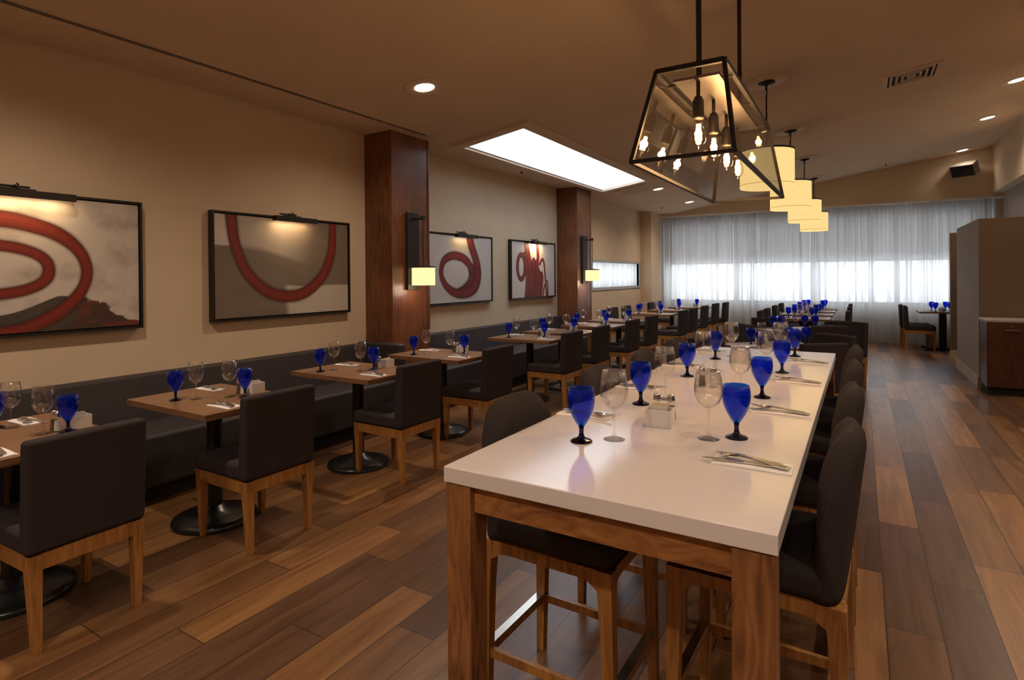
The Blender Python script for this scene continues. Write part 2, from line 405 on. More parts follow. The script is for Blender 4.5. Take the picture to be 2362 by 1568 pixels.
for (y0, y1, z0, z1) in ((wy0-fr, wy0, wz0-fr, wz1+fr), (wy1, wy1+fr, wz0-fr, wz1+fr), (wy0, wy1, wz0-fr, wz0), (wy0, wy1, wz1, wz1+fr)):
    f.box(XL-0.16, XL+0.02, y0, y1, z0, z1)
w5 = struct('window_5', f, MAT['window_frame'], label='long low window with grey frame in the left wall')
obj('glass_pane', MB().box(XL-0.19, XL-0.185, wy0, wy1, wz0, wz1), MAT['pane'], w5)
cu = MB(); cu.grid(150, 3, lambda u, v: (XL-0.035+0.018*math.sin(u*150)+0.01*math.sin(u*61+1), wy0+u*(wy1-wy0), wz0+v*(wz1-wz0)))
tag(obj('sheer_curtain', cu, MAT['sheer'], smooth=True), 'white sheer curtain behind the long low window of the left wall', 'curtain')
# ceiling: flat strip by the left wall, then rising to the right beam, with the skylight cut out
sx0, sx1, sy0, sy1 = -3.985, -3.185, 5.50, 9.72
def slab(mb, x0, x1, y0, y1, t=0.1):
    mb.hexa([(x0, y0, cz(x0)), (x1, y0, cz(x1)), (x1, y1, cz(x1)), (x0, y1, cz(x0)), (x0, y0, cz(x0)+t), (x1, y0, cz(x1)+t), (x1, y1, cz(x1)+t), (x0, y1, cz(x0)+t)])
c = MB(); c.box(XL-0.2, -4.0, YN, 15.1, 3.05, 3.15)
slab(c, -4.0, sx0, YN, 15.1); slab(c, sx1, 2.46, YN, 15.1); slab(c, sx0, sx1, YN, sy0); slab(c, sx0, sx1, sy1, 15.1)
struct('ceiling', c, MAT['ceil'])
c = MB(); c.box(2.46, XR+0.2, YN, 15.1, 3.35, 3.45); o = struct('ceiling', c, MAT['ceil'])
# skylight shaft, glazing and trim
sh = MB(); zT = 3.75
sh.box(sx0-0.05, sx0+0.004, sy0, sy1, 3.052, zT); sh.box(sx1-0.004, sx1+0.05, sy0, sy1, cz(sx1)+0.002, zT)
for (ya, yb) in ((sy0-0.05, sy0+0.004), (sy1-0.004, sy1+0.05)):
    sh.hexa([(sx0, ya, cz(sx0)+0.002), (sx1, ya, cz(sx1)+0.002), (sx1, yb, cz(sx1)+0.002), (sx0, yb, cz(sx0)+0.002), (sx0, ya, zT), (sx1, ya, zT), (sx1, yb, zT), (sx0, yb, zT)])
w6 = struct('window_6', sh, MAT['white'], label='skylight well cut through the sloping ceiling')
obj('opal_glazing', MB().grid(2, 2, lambda u, v: (sx0-0.02+u*(sx1-sx0+0.04), sy0-0.02+v*(sy1-sy0+0.04), zT-0.005)), MAT['opal'], w6)
tr = MB(); t = 0.13; d = 0.028
def tslab(mb, x0, x1, y0, y1, h0, h1):
    mb.hexa([(x0, y0, cz(x0)-h0), (x1, y0, cz(x1)-h0), (x1, y1, cz(x1)-h0), (x0, y1, cz(x0)-h0), (x0, y0, cz(x0)+h1), (x1, y0, cz(x1)+h1), (x1, y1, cz(x1)+h1), (x0, y1, cz(x0)+h1)])
tslab(tr, sx1, sx1+t, sy0-t, sy1+t, d, -0.001); tslab(tr, sx0-0.014, sx1, sy0-t, sy0, d, -0.001); tslab(tr, sx0-0.014, sx1, sy1, sy1+t, d, -0.001)
tr.box(sx0-t, sx0-0.015, sy0-t, sy1+t, 3.05-d, 3.049)
struct('trim_1', tr, MAT['trim'], label='raised plaster border around the skylight')
tr = MB(); tslab(tr, sx1+t, -1.6, 6.12, 6.135, 0.004, -0.001); struct('trim_2', tr, MAT['trim'])
# bulkhead above curtains, right beam, corner pilaster
bh = MB(); bh.hexa([(XL, 14.4, 2.99), (2.46, 14.4, 2.99), (2.46, 14.5, 2.99), (XL, 14.5, 2.99), (XL, 14.4, 3.06), (2.46, 14.4, cz(2.46)+0.02), (2.46, 14.5, cz(2.46)+0.02), (XL, 14.5, 3.06)])
bh.box(2.46, XR, 14.4, 14.5, 2.99, 3.36); bh.box(XL, XR, 14.5, YF, 2.99, 3.03)
struct('trim_3', bh, MAT['wall'], label='bulkhead wall above the curtained windows')
bm = MB(); bm.hexa([(2.2, YN, 3.05), (2.46, YN, 3.05), (2.46, 14.4, 3.05), (2.2, 14.4, 3.05), (2.2, YN, cz(2.2)+0.01), (2.46, YN, cz(2.46)+0.01), (2.46, 14.4, cz(2.46)+0.01), (2.2, 14.4, cz(2.2)+0.01)])
struct('trim_4', bm, MAT['wall'], label='dropped beam along the right side of the ceiling')
struct('trim_5', MB().box(XL, -4.33, 13.6, 14.4, 0, 3.05), MAT['wall'], label='corner pilaster beside the curtains')
struct('wall_alcove', MB().box(2.36, 2.46, 12.0, 14.4, 0, 3.05), MAT['greywall'])
# walnut pillars
for i, (y0, y1) in enumerate(((4.48, 5.09), (9.08, 9.68))):
    p = MB(); p.box(XL, -4.205, y0+0.01, y1-0.01, 0, 3.05)
    o = struct('trim_%d' % (6+i), p, MAT['pillar'], label='reddish walnut clad pillar, %s' % ('nearer' if i == 0 else 'farther'))
    e = MB(); e.box(-4.245, -4.198, y0, y0+0.018, 0.0, 3.05); e.box(-4.245, -4.198, y1-0.018, y1, 0.0, 3.05)
    obj('edge_strip', e, MAT['pillar'], o)
# right partitions
struct('wall_partition', MB().box(1.31, 3.3, 9.53, 11.5, 0, 2.205), MAT['greywall'])
struct('wall_service', MB().box(1.312, 3.3, 9.525, 9.5295, 0, 2.204), MAT['tanwall'])
struct('wall_screen', MB().box(1.35, 3.3, 12.6, 12.75, 0, 2.205), MAT['tanwall'])
b1 = MB(); b1.box(1.29, 1.309, 9.51, 11.52, 0, 0.145); b1.box(1.29, 1.34, 9.505, 9.524, 0, 0.145); b1.box(1.295, 1.31, 9.515, 11.51, 0.145, 0.152)
struct('baseboard_right', b1, MAT['base'], bevel=0.003)
struct('baseboard_screen', MB().box(1.33, 3.3, 12.58, 12.599, 0, 0.15), MAT['base'])

# ------------------------------------------------------------------ ceiling fittings
def ceil_rot(o, x): o.rotation_euler = (0, -math.atan(0.145), 0) if x > -4.0 else (0, 0, 0)
def spot_light(parent, watts, size=2.6, blend=1.0, z=-0.02):
    l = bpy.data.lights.new('downlight_lamp', 'SPOT'); l.energy = watts; l.color = WARM; l.spot_size = size; l.spot_blend = blend; l.shadow_soft_size = 0.06
    o = bpy.data.objects.new('downlight_lamp', l); COL.objects.link(o); o.parent = parent; o.location = (0, 0, z)
    o.rotation_euler = (0, math.atan(0.145), 0)
    return o
def make_downlight():
    t = thing('recessed_downlight', '', 'ceiling light')
    m = MB(); m.lathe([(0.088, 0.0), (0.092, -0.004), (0.17, -0.007), (0.178, -0.002), (0.178, 0.0)], 40)
    obj('trim_ring', m, MAT['trim'], t, smooth=True)
    m = MB(); m.disc(0.088, -0.001, 36, flip=True); obj('lens', m, MAT['lens'], t)
    return t
DL = Proto(make_downlight)
def downlight(x, y, label, watts, group=None, lit=True):
    o = DL.put((x, y, cz(x)-0.001), 0, label, group); ceil_rot(o, x)
    return o
dls = [(-3.25, 3.89, 'round recessed downlight nearest the camera, above the left tables'),
       (-3.30, 10.82, 'small lit downlight just beyond the skylight'),
       (-3.30, 13.15, 'small lit downlight nearest the far left corner'),
       (1.66, 9.29, 'lit downlight at the right edge of the photo, near the ceiling vent'),
       (1.67, 11.31, 'lit downlight by the right beam, middle of the three'),
       (1.69, 14.04, 'lit downlight by the right beam closest to the wall speaker')]
for x, y, lb in dls:
    o = downlight(x, y, lb, SPOT_W, 'recessed ceiling downlights')
for o in [q for q in COL.objects if q.name.startswith('recessed_downlight')]:
    x = o.location.x; spot_light(o, SPOT_W*((0.1 if o.location.y > 13 else 0.9) if x > 0 else 0.9))
# two lamps added behind camera for front light, then the downlight rows outside frame
for x, y, k in ((-0.9, -1.3, 1.5), (0.3, -1.5, 0.9), (-3.28, 1.2, 1.0), (-3.28, -1.4, 0.8), (1.66, 7.1, 1.1), (1.66, 4.9, 1.2), (1.66, 2.7, 1.1), (1.66, 0.5, 0.9), (1.66, -1.8, 0.7)):
    l = bpy.data.lights.new('downlight_lamp', 'SPOT'); l.energy = SPOT_W*k; l.color = WARM; l.spot_size = 2.6; l.spot_blend = 1.0; l.shadow_soft_size = 0.06
    o = bpy.data.objects.new('downlight_lamp', l); COL.objects.link(o); o.location = (x, y, cz(x)-0.03)

# square louvred vent
v = thing('ceiling_vent', 'square louvred air vent in the ceiling on the right', 'vent', (0.49, 7.78, cz(0.49)-0.001)); ceil_rot(v, 0.49)
m = MB()
for k, h in enumerate((0.27, 0.205, 0.15, 0.095, 0.04)):
    w = 0.045 if k == 0 else 0.02; z0, z1 = (-0.010, 0.0) if k == 0 else (-0.012, -0.006)
    m.box(-h, h, -h, -h+w, z0, z1); m.box(-h, h, h-w, h, z0, z1); m.box(-h, -h+w, -h+w, h-w, z0, z1); m.box(h-w, h, -h+w, h-w, z0, z1)
obj('louvre', m, MAT['trim'], v); obj('duct_opening', MB().box(-0.225, 0.225, -0.225, 0.225, -0.003, -0.001), MAT['dark'], v)
v = thing('ceiling_vent', 'flat plaster-coloured vent panel in the ceiling beyond the skylight', 'vent', (-3.6, 10.35, cz(-3.6)-0.001)); ceil_rot(v, 0)
m = MB(); m.box(-0.3, 0.3, -0.3, -0.26, -0.01, 0); m.box(-0.3, 0.3, 0.26, 0.3, -0.01, 0); m.box(-0.3, -0.26, -0.26, 0.26, -0.01, 0); m.box(0.26, 0.3, -0.26, 0.26, -0.01, 0)
obj('frame', m, MAT['trim'], v); m = MB()
for k in range(8): m.box(-0.26, 0.26, -0.25+k*0.065, -0.25+k*0.065+0.04, -0.008, 0)
obj('slat', m, MAT['trim'], v)
v = thing('slot_diffuser', 'long twin-slot air diffuser running along the left ceiling edge', 'vent', (-4.03, 0, 3.05))
obj('trim_plate', MB().box(-0.035, 0.025, -3.9, 4.85, -0.006, -0.0005), MAT['trim'], v)
obj('slot', MB().box(-0.027, -0.015, -3.9, 4.84, -0.008, -0.0062), MAT['dark'], v); obj('slot', MB().box(0.0, 0.012, -3.9, 4.84, -0.008, -0.0062), MAT['dark'], v)
for x, y, lb in ((-3.90, 13.05, 'tiny sprinkler head in the ceiling near the far left corner'), (0.44, 13.7, 'tiny sprinkler head in the ceiling between the drum pendants and the speaker'), (-4.26, 7.29, 'tiny sprinkler head between the skylight and the left wall')):
    s = thing('sprinkler_head', lb, 'sprinkler', (x, y, cz(x)), 0)
    obj('cover_plate', MB().lathe([(0.0, -0.008), (0.035, -0.008), (0.04, 0.0)], 20), MAT['trim'], s, smooth=True)
    obj('nozzle', MB().lathe([(0.012, -0.008), (0.012, -0.03), (0.02, -0.032), (0.0, -0.034)], 12), MAT['dark'], s, smooth=True)

# ------------------------------------------------------------------ drum pendants
def make_drum():
    t = thing('drum_pendant', '', 'pendant light')       # origin at the ceiling
    m = MB(); m.lathe([(0.0, 0.012), (0.20, 0.012), (0.205, 0.0), (0.20, -0.01), (0.075, -0.012)], 40)
    o = obj('ceiling_medallion', m, MAT['trim'], t, smooth=True); o.rotation_euler = (0, -math.atan(0.145), 0)
    m = MB(); m.lathe([(0.085, -0.010), (0.085, -0.022), (0.03, -0.035), (0.012, -0.05), (0.0, -0.05)], 28); obj('canopy', m, MAT['bronze'], t, smooth=True)
    m = MB(); m.tube([(0, 0, -0.03), (0, 0, -0.09)], 0.012); m.tube([(0, 0, -0.09), (0.008, 0, -0.12), (-0.004, 0, -0.16)], 0.006); m.tube([(0, 0, -0.14), (0, 0, -0.76)], 0.008)
    obj('stem', m, MAT['bronze'], t, smooth=True)
    m = MB(); R, z1, z0 = 0.262, -0.725, -1.105
    m.lathe([(R, z0), (R, z1), (R-0.006, z1), (R-0.006, z0), (R, z0)], 56); m.disc(R-0.02, z0+0.006, 56, flip=True)
    s = obj('shade', m, MAT['shade'], t, smooth=False, auto=True)
    m = MB(); m.lathe([(R+0.001, z0+0.022), (R+0.002, z0+0.026), (R+0.001, z0+0.030)], 56); m.box(-R-0.002, -R+0.001, -0.002, 0.002, z0, z1)
    obj('seam', m, MAT['shadeband'], s)
    m = MB(); m.lathe([(R+0.004, z1-0.012), (R+0.004, z1+0.006), (R-0.004, z1+0.006), (R-0.004, z1-0.012), (R+0.004, z1-0.012)], 56); m.disc(R-0.004, z1+0.002, 56)
    obj('top_ring', m, MAT['bronze'], t)
    return t
DP = Proto(make_drum)
for i, (y, w) in enumerate(((6.486, 'largest and nearest, partly behind the glass lantern'), (8.852, 'second from the camera'), (11.173, 'third from the camera'), (13.522, 'smallest and farthest, in front of the curtains'))):
    DP.put((-0.832, y, cz(-0.832)), 0, 'cream drum shade pendant lamp, %s' % w, 'cream drum pendants in a row')

# ------------------------------------------------------------------ glass lantern
Ln = thing('glass_lantern_pendant', 'tapered bronze-framed glass lantern with four filament bulbs above the white table', 'pendant light', (-0.588, 2.98, 0))
zb, zt2 = 1.955, 2.345
B = [(-0.197, -0.765, zb), (0.197, -0.765, zb), (0.197, 0.745, zb), (-0.197, 0.745, zb)]
Tp = [(-0.135, -0.625, zt2), (0.135, -0.625, zt2), (0.135, 0.64, zt2), (-0.135, 0.64, zt2)]
m = MB()
for i in range(4):
    j = (i+1) % 4; m.bar(B[i], B[j], 0.016, 0.014); m.bar(Tp[i], Tp[j], 0.018, 0.02); m.bar(B[i], Tp[i], 0.016, 0.016, up=(0, 1, 0))
for y in (-0.45, 0.0, 0.45):
    m.bar((-0.135, y, zt2-0.012), (-0.09, y, zt2-0.012), 0.008); m.bar((0.135, y, zt2-0.012), (0.09, y, zt2-0.012), 0.008)
obj('frame', m, MAT['bronze'], Ln)
for i in range(4):
    j = (i+1) % 4; q = MB(); q.v = [B[i], B[j], Tp[j], Tp[i]]; q.f = [(0, 1, 2, 3)]
    obj('glass_panel', q, MAT['pane'], Ln)
obj('reflector_plate', MB().box(-0.095, 0.095, -0.52, 0.52, zt2-0.02, zt2-0.008), MAT['plate'], Ln, bevel=0.002)
for y in (-0.46, 0.51):
    obj('hanging_rod', MB().tube([(0, y, zt2-0.01), (0, y, cz(-0.588))], 0.0115, 14), MAT['bronze'], Ln, smooth=True)
obj('ceiling_bracket', MB().box(-0.06, 0.06, -0.6, 0.65, cz(-0.588)-0.03, cz(-0.588)-0.002), MAT['bronze'], Ln)
for y in (-0.478, -0.18, 0.12, 0.432):
    m = MB(); m.tube([(0, y, 2.33), (0, y, 2.25)], 0.008); m.lathe([(0.0, 2.262), (0.014, 2.26), (0.023, 2.24), (0.024, 2.17), (0.021, 2.165), (0.0, 2.165)], 20, (0, y))
    obj('lamp_socket', m, MAT['bronze'], Ln, smooth=True)
    m = MB(); m.lathe([(0.013, 2.165), (0.014, 2.155), (0.020, 2.135), (0.029, 2.10), (0.031, 2.085), (0.028, 2.066), (0.016, 2.052), (0.005, 2.047), (0.002, 2.038), (0.0, 2.037)], 22, (0, y))
    g = obj('light_bulb', m, MAT['bulbglass'], Ln, smooth=True)
    m = MB()
    for k in range(5):
        a = 2*PI*k/5; b = a+0.9
        m.tube([(0.006*math.cos(a), y+0.006*math.sin(a), 2.142), (0.013*math.cos(a), y+0.013*math.sin(a), 2.075)], 0.0026, 6)
        m.tube([(0.006*math.cos(b), y+0.006*math.sin(b), 2.142), (0.013*math.cos(a), y+0.013*math.sin(a), 2.075)], 0.0026, 6)
    obj('filament', m, MAT['filament'], g)
    l = bpy.data.lights.new('bulb_lamp', 'POINT'); l.energy = 5.0; l.color = (1.0, 0.62, 0.32); l.shadow_soft_size = 0.02
    o = bpy.data.objects.new('bulb_lamp', l); COL.objects.link(o); o.location = (-0.588, 2.98+y, 2.105)

# ------------------------------------------------------------------ sconces on the pillars
def make_sconce():
    t = thing('wall_sconce', '', 'wall lamp')      # origin on the pillar face, facing +X
    obj('back_plate', MB().box(0.002, 0.030, -0.095, 0.095, 1.365, 2.205), MAT['bronze'], t, bevel=0.003)
    m = MB(); m.bar((0.02, 0.0, 2.135), (0.175, 0.0, 2.135), 0.028, 0.022); m.box(0.150, 0.180, -0.02, 0.02, 2.12, 2.165); obj('arm', m, MAT['bronze'], t)
    m = MB(); m.tube([(0.165, 0, 2.13), (0.165, 0, 1.62)], 0.005); obj('rod', m, MAT['bronze'], t)
    m = MB(); m.lathe([(0.125, 1.415), (0.125, 1.605), (0.121, 1.605), (0.121, 1.415), (0.125, 1.415)], 40); m.disc(0.121, 1.42, 40, (0, 0), True)
    m.v = [(x+0.165, y, z) for x, y, z in m.v]; obj('shade', m, MAT['sconceshade'], t, auto=True)
    m = MB(); m.lathe([(0.128, 1.603), (0.128, 1.615), (0.03, 1.625), (0.0, 1.626)], 40); m.v = [(x+0.165, y, z) for x, y, z in m.v]; obj('shade_cap', m, MAT['bronze'], t)
    return t
SCN = Proto(make_sconce)
for y, lb in ((4.785, 'bronze wall sconce with cream drum shade on the nearer walnut pillar'), (9.345, 'bronze wall sconce with cream drum shade on the farther walnut pillar')):
    SCN.put((-4.198, y, 0), 0, lb, 'sconces on the walnut pillars')
    l = bpy.data.lights.new('sconce_lamp', 'POINT'); l.energy = 2; l.color = WARM; l.shadow_soft_size = 0.08
    o = bpy.data.objects.new('sconce_lamp', l); COL.objects.link(o); o.location = (-4.033, y, 1.37)

# ------------------------------------------------------------------ paintings
def catmull(P, n=14):
    P = [np.array(p, float) for p in P]; Q = [2*P[0]-P[1]]+P+[2*P[-1]-P[-2]]; out = []
    for i in range(1, len(Q)-2):
        for t in np.linspace(0, 1, n, endpoint=False):
            a, b, c_, d_ = Q[i-1:i+3]; out.append(0.5*((2*b)+(c_-a)*t+(2*a-5*b+4*c_-d_)*t*t+(3*b-a-3*c_+d_)*t**3))
    out.append(P[-1]); return np.array(out)
def painter(y0, z0, w, h, nu=330, nv=206):
    U, V = np.meshgrid(np.linspace(0, w, nu), np.linspace(0, h, nv), indexing='ij')
    return dict(y=y0+U, z=z0+V, U=U, V=V, w=w, h=h, nu=nu, nv=nv, col=np.zeros((nu, nv, 3)))
def fbm(p, sx, sy, seed):
    r = np.random.RandomState(seed); out = np.zeros_like(p['U']); amp = 1.0; tot = 0
    for o in range(4):
        nx, ny = int(2+sx*2**o), int(2+sy*2**o); g = r.rand(nx+1, ny+1)
        x = p['U']/p['w']*(nx-1e-3); y = p['V']/p['h']*(ny-1e-3); i = x.astype(int); j = y.astype(int); fx = x-i; fy = y-j
        fx = fx*fx*(3-2*fx); fy = fy*fy*(3-2*fy)
        out += amp*((g[i, j]*(1-fx)+g[i+1, j]*fx)*(1-fy)+(g[i, j+1]*(1-fx)+g[i+1, j+1]*fx)*fy); tot += amp; amp *= 0.55
    return out/tot
def stroke(p, pts, red=(0.16, 0.013, 0.006), dark=(0.045, 0.012, 0.008), light=(0.24, 0.030, 0.012), shadow=True):
    C = catmull(pts); d = np.full(p['y'].shape, 9.0); r = np.ones_like(d)*0.05; sg = np.zeros_like(d)
    for a, b in zip(C[:-1], C[1:]):
        ab = b[:2]-a[:2]; L2 = ab@ab+1e-12
        t = np.clip(((p['y']-a[0])*ab[0]+(p['z']-a[1])*ab[1])/L2, 0, 1)
        dx = p['y']-a[0]-t*ab[0]; dz = p['z']-a[1]-t*ab[1]; dd = np.hypot(dx, dz); rr = a[2]+(b[2]-a[2])*t
        k = dd/rr < d/r; d = np.where(k, dd, d); r = np.where(k, rr, r); sg = np.where(k, dz, sg)
    q = d/r; col = p['col']
    if shadow:
        s = np.clip((1.35-q)/0.35, 0, 1)*0.45; col *= (1-s[..., None])
    m = np.clip((1.0-q)*r/0.006, 0, 1)
    e = np.clip((q-0.45)/0.55, 0, 1)**1.6; hl = np.clip(1-np.abs(q-0.2)/0.35, 0, 1)*(sg > -0.3*r)
    body = np.array(red)*(1-e[..., None])+np.array(dark)*e[..., None]
    body = body*(1-0.5*hl[..., None])+np.array(light)*(0.5*hl[..., None])
    body *= (0.85+0.3*fbm(p, 6, 30, 5))[..., None]
    col[:] = col*(1-m[..., None])+body*m[..., None]
def mixc(p, c, m): p['col'][:] = p['col']*(1-m[..., None])+np.array(c)*m[..., None]
def ell(cy, cz_, a, b, r, n=24, ph=0, span=2*PI):
    return [(cy+a*math.cos(ph+span*k/n), cz_+b*math.sin(ph+span*k/n), r) for k in range(n+1)]
def painting(y0, w, label, fn, lamp_y, lamp_len, seed, lamp_w):
    z0, h = 1.145, 0.925; XW = -4.6
    t = thing('framed_painting', label, 'painting', (XW, y0+w/2, z0), 0, None)
    m = MB(); fw = 0.016; y1 = -w/2; y2 = w/2
    m.box(0.002, 0.062, y1, y1+fw, 0, h); m.box(0.002, 0.062, y2-fw, y2, 0, h); m.box(0.002, 0.062, y1+fw, y2-fw, 0, fw); m.box(0.002, 0.062, y1+fw, y2-fw, h-fw, h)
    m.box(0.002, 0.012, y1+fw, y2-fw, fw, h-fw)
    obj('frame', m, MAT['frameblk'], t)
    g = 0.024; cw, chh = w-2*g, h-2*g; p = painter(y0+g, z0+g, cw, chh); fn(p)
    mb = MB(); nu, nv = p['nu'], p['nv']
    mb.grid(nu, nv, lambda u, v: (0.05, y1+g+u*cw, g+v*chh)); o0 = len(mb.v)
    me = mb.mesh('canvas', MAT['canvas']); me.flip_normals() if False else None
    ca = me.color_attributes.new('Col', 'FLOAT_COLOR', 'POINT')
    arr = np.ones((nu*nv, 4)); arr[:, :3] = np.clip(p['col'], 0, 1).reshape(-1, 3); ca.data.foreach_set('color', arr.ravel())
    o = bpy.data.objects.new('canvas', me); COL.objects.link(o); o.parent = t
    so = o.modifiers.new('thickness', 'SOLIDIFY'); so.thickness = 0.02; so.offset = 1 if True else -1
    so.offset = -1.0
    # picture lamp
    pl = thing('picture_light', 'black bar picture light mounted over the %s' % lamp_w, 'picture light', (XW, lamp_y, z0+h), 0, 'picture lights over the paintings')
    m = MB(); L = lamp_len
    m.box(0.095, 0.150, -L/2, L/2, -0.012, -0.004); m.box(0.146, 0.152, -L/2, L/2, -0.052, -0.012); m.box(0.092, 0.098, -L/2, L/2, -0.040, -0.012)
    m.box(0.098, 0.146, -L/2, -L/2+0.004, -0.050, -0.012); m.box(0.098, 0.146, L/2-0.004, L/2, -0.050, -0.012)
    obj('lamp_housing', m, MAT['frameblk'], pl)
    m = MB(); m.box(0.063, 0.072, -0.10, 0.10, -0.004, 0.014); m.tube([(0.03, 0, 0.0), (0.03, 0, 0.035), (0.08, 0, 0.04), (0.12, 0, 0.0)], 0.006); m.tube([(0.03, -0.10, 0.028), (0.03, 0.08, 0.028)], 0.007); m.box(0.002, 0.04, -0.02, 0.02, -0.001, 0.02)
    obj('bracket', m, MAT['frameblk'], pl)
    obj('lamp_tube', MB().box(0.10, 0.14, -L/2+0.03, L/2-0.03, -0.026, -0.014), MAT['piclamp'], pl)
    return t
CREAM = (0.56, 0.50, 0.45)
def art1(p):
    n = fbm(p, 7, 5, 1); p['col'][:] = np.array(CREAM); mixc(p, (0.30, 0.25, 0.21), np.clip((n-0.5)*3, 0, 1)*0.75)
    n2 = fbm(p, 14, 7, 2); lim = 1.42-0.62*(p['y']-1.83)+0.16*(n2-0.5)
    k = np.clip((lim-p['z'])/0.012, 0, 1)*np.clip((1.27+2.2*np.clip(p['y']-1.76, 0, 1)-p['z'])/0.02, 0, 1)*(p['y'] > 1.4)
    mixc(p, (0.060, 0.030, 0.022), k); mixc(p, (0.15, 0.030, 0.014), k*np.clip((fbm(p, 7, 9, 3)-0.50)*7, 0, 1)*0.8)
    stroke(p, [(1.70, 1.30, 0.10), (1.45, 1.20, 0.10), (1.10, 1.17, 0.09)], red=(0.065, 0.05, 0.038), dark=(0.06, 0.045, 0.035), light=(0.075, 0.06, 0.045), shadow=False)
    stroke(p, [(0.95, 1.80, 0.05), (1.15, 1.86, 0.055), (1.38, 1.885, 0.056), (1.55, 1.855, 0.053), (1.69, 1.80, 0.05), (1.80, 1.70, 0.042), (1.845, 1.58, 0.038), (1.83, 1.47, 0.038), (1.77, 1.37, 0.042), (1.66, 1.27, 0.046), (1.5, 1.195, 0.045), (1.3, 1.165, 0.045), (1.0, 1.16, 0.045)])
    stroke(p, [(1.22+0.41*np.sign(math.cos(a))*abs(math.cos(a))**0.8, 1.568+0.158*np.sign(math.sin(a))*abs(math.sin(a))**0.85, 0.038) for a in np.linspace(-PI, PI, 33)])
def art2(p):
    n = fbm(p, 3, 6, 4); p['col'][:] = np.array((0.150, 0.115, 0.085)); mixc(p, (0.20, 0.155, 0.12), n)
    line = 1.775-0.10*(p['y']-2.8)-0.15*np.clip(p['y']-3.2, 0, 1)
    k = np.clip((p['z']-line)/0.05, 0, 1)*np.clip((3.75-p['y'])/0.35, 0, 1); mixc(p, (0.40, 0.34, 0.29), k)
    mixc(p, CREAM, np.clip((p['z']-1.78+0.02*(p['y']-2.8))/0.01, 0, 1)*(p['y'] < 2.95))
    l2 = 1.46+0.10*(4.15-p['y'])-0.02
    k = np.clip((l2-0.06*(1-np.clip((p['y']-3.6)/0.5, 0, 1))*1-p['z'])/0.02, 0, 1)*np.clip((p['y']-3.40-0.05*fbm(p, 4, 4, 8))/0.05, 0, 1)
    mixc(p, (0.50, 0.44, 0.38), k)
    stroke(p, [(2.905, 2.12, 0.055), (2.91, 2.0, 0.055), (2.94, 1.80, 0.052), (3.02, 1.60, 0.053), (3.13, 1.47, 0.054), (3.28, 1.37, 0.056), (3.46, 1.335, 0.058), (3.64, 1.36, 0.057), (3.79, 1.45, 0.056), (3.90, 1.57, 0.055), (3.975, 1.75, 0.052), (3.995, 1.95, 0.045), (3.995, 2.12, 0.045)])
def art3(p):
    n = fbm(p, 5, 4, 11); p['col'][:] = np.array((0.58, 0.55, 0.52)); mixc(p, (0.50, 0.47, 0.44), n*0.6)
    R = dict(red=(0.16, 0.012, 0.014), dark=(0.04, 0.01, 0.012), light=(0.24, 0.025, 0.022))
    stroke(p, [(6.40, 1.62, 0.07), (6.43, 1.50, 0.085), (6.36, 1.38, 0.09), (6.22, 1.31, 0.08), (6.1, 1.29, 0.06)], **R)
    stroke(p, [(6.37, 2.02, 0.075), (6.42, 1.90, 0.075), (6.50, 1.76, 0.075), (6.55, 1.62, 0.08), (6.55, 1.50, 0.085), (6.48, 1.37, 0.09), (6.33, 1.30, 0.08), (6.15, 1.28, 0.066), (5.98, 1.31, 0.058), (5.84, 1.39, 0.05), (5.755, 1.50, 0.045), (5.745, 1.60, 0.045), (5.80, 1.71, 0.05), (5.93, 1.77, 0.055), (6.07, 1.78, 0.058), (6.22, 1.75, 0.06), (6.34, 1.68, 0.06), (6.42, 1.58, 0.05)], **R)
def art4(p):
    p['col'][:] = np.array((0.60, 0.57, 0.55))
    R = dict(red=(0.15, 0.012, 0.016), dark=(0.05, 0.01, 0.014), light=(0.26, 0.035, 0.03), shadow=False)
    for x0, x1, zz, r in ((7.95, 8.15, 1.75, 0.09), (8.10, 8.05, 1.7, 0.09), (8.22, 8.25, 1.72, 0.09), (8.35, 8.42, 1.55, 0.06), (8.3, 8.3, 1.6, 0.08)):
        stroke(p, [(x1, zz, r*0.7), ((x0+x1)/2+0.04, 1.45, r), (x0, 1.1, r)], **R)
    stroke(p, [(7.92, 2.02, 0.075), (7.96, 1.85, 0.085), (8.03, 1.65, 0.08), (8.05, 1.4, 0.07), (8.02, 1.1, 0.08)], **R)
    stroke(p, [(8.28, 2.02, 0.05), (8.30, 1.80, 0.05), (8.25, 1.6, 0.05)], **R)
    stroke(p, [(8.36, 1.70, 0.03), (8.44, 1.78, 0.03), (8.50, 1.74, 0.03), (8.54, 1.55, 0.028), (8.58, 1.3, 0.03), (8.60, 1.1, 0.03)], **R)
    stroke(p, [(8.45, 1.1, 0.025), (8.5, 1.3, 0.025), (8.62, 1.42, 0.02), (8.64, 1.2, 0.025), (8.63, 1.1, 0.02)], **R)
    stroke(p, [(7.75+0.115*math.cos(a), 1.65+0.19*math.sin(a), 0.045) for a in np.linspace(-PI, PI, 25)], **R)
    stroke(p, [(7.85, 1.85, 0.05), (7.93, 1.65, 0.06), (7.95, 1.4, 0.07), (7.90, 1.1, 0.07)], **R)
painting(0.72, 1.48, 'framed abstract painting of two nested red ovals, at the left edge of the photo', art1, 1.46, 0.58, 1, 'painting of nested red ovals')
painting(2.735, 1.48, 'framed abstract painting of a red U-shaped curve on grey', art2, 3.50, 0.45, 2, 'painting of the red U curve')
painting(5.44, 1.48, 'framed abstract painting of a red ring with a tail on white, beside the nearer pillar', art3, 6.20, 0.45, 3, 'painting of the red ring with a tail')
painting(7.44, 1.47, 'framed abstract painting of tangled red loops on white, beside the farther pillar', art4, 8.2, 0.45, 4, 'painting of tangled red loops')
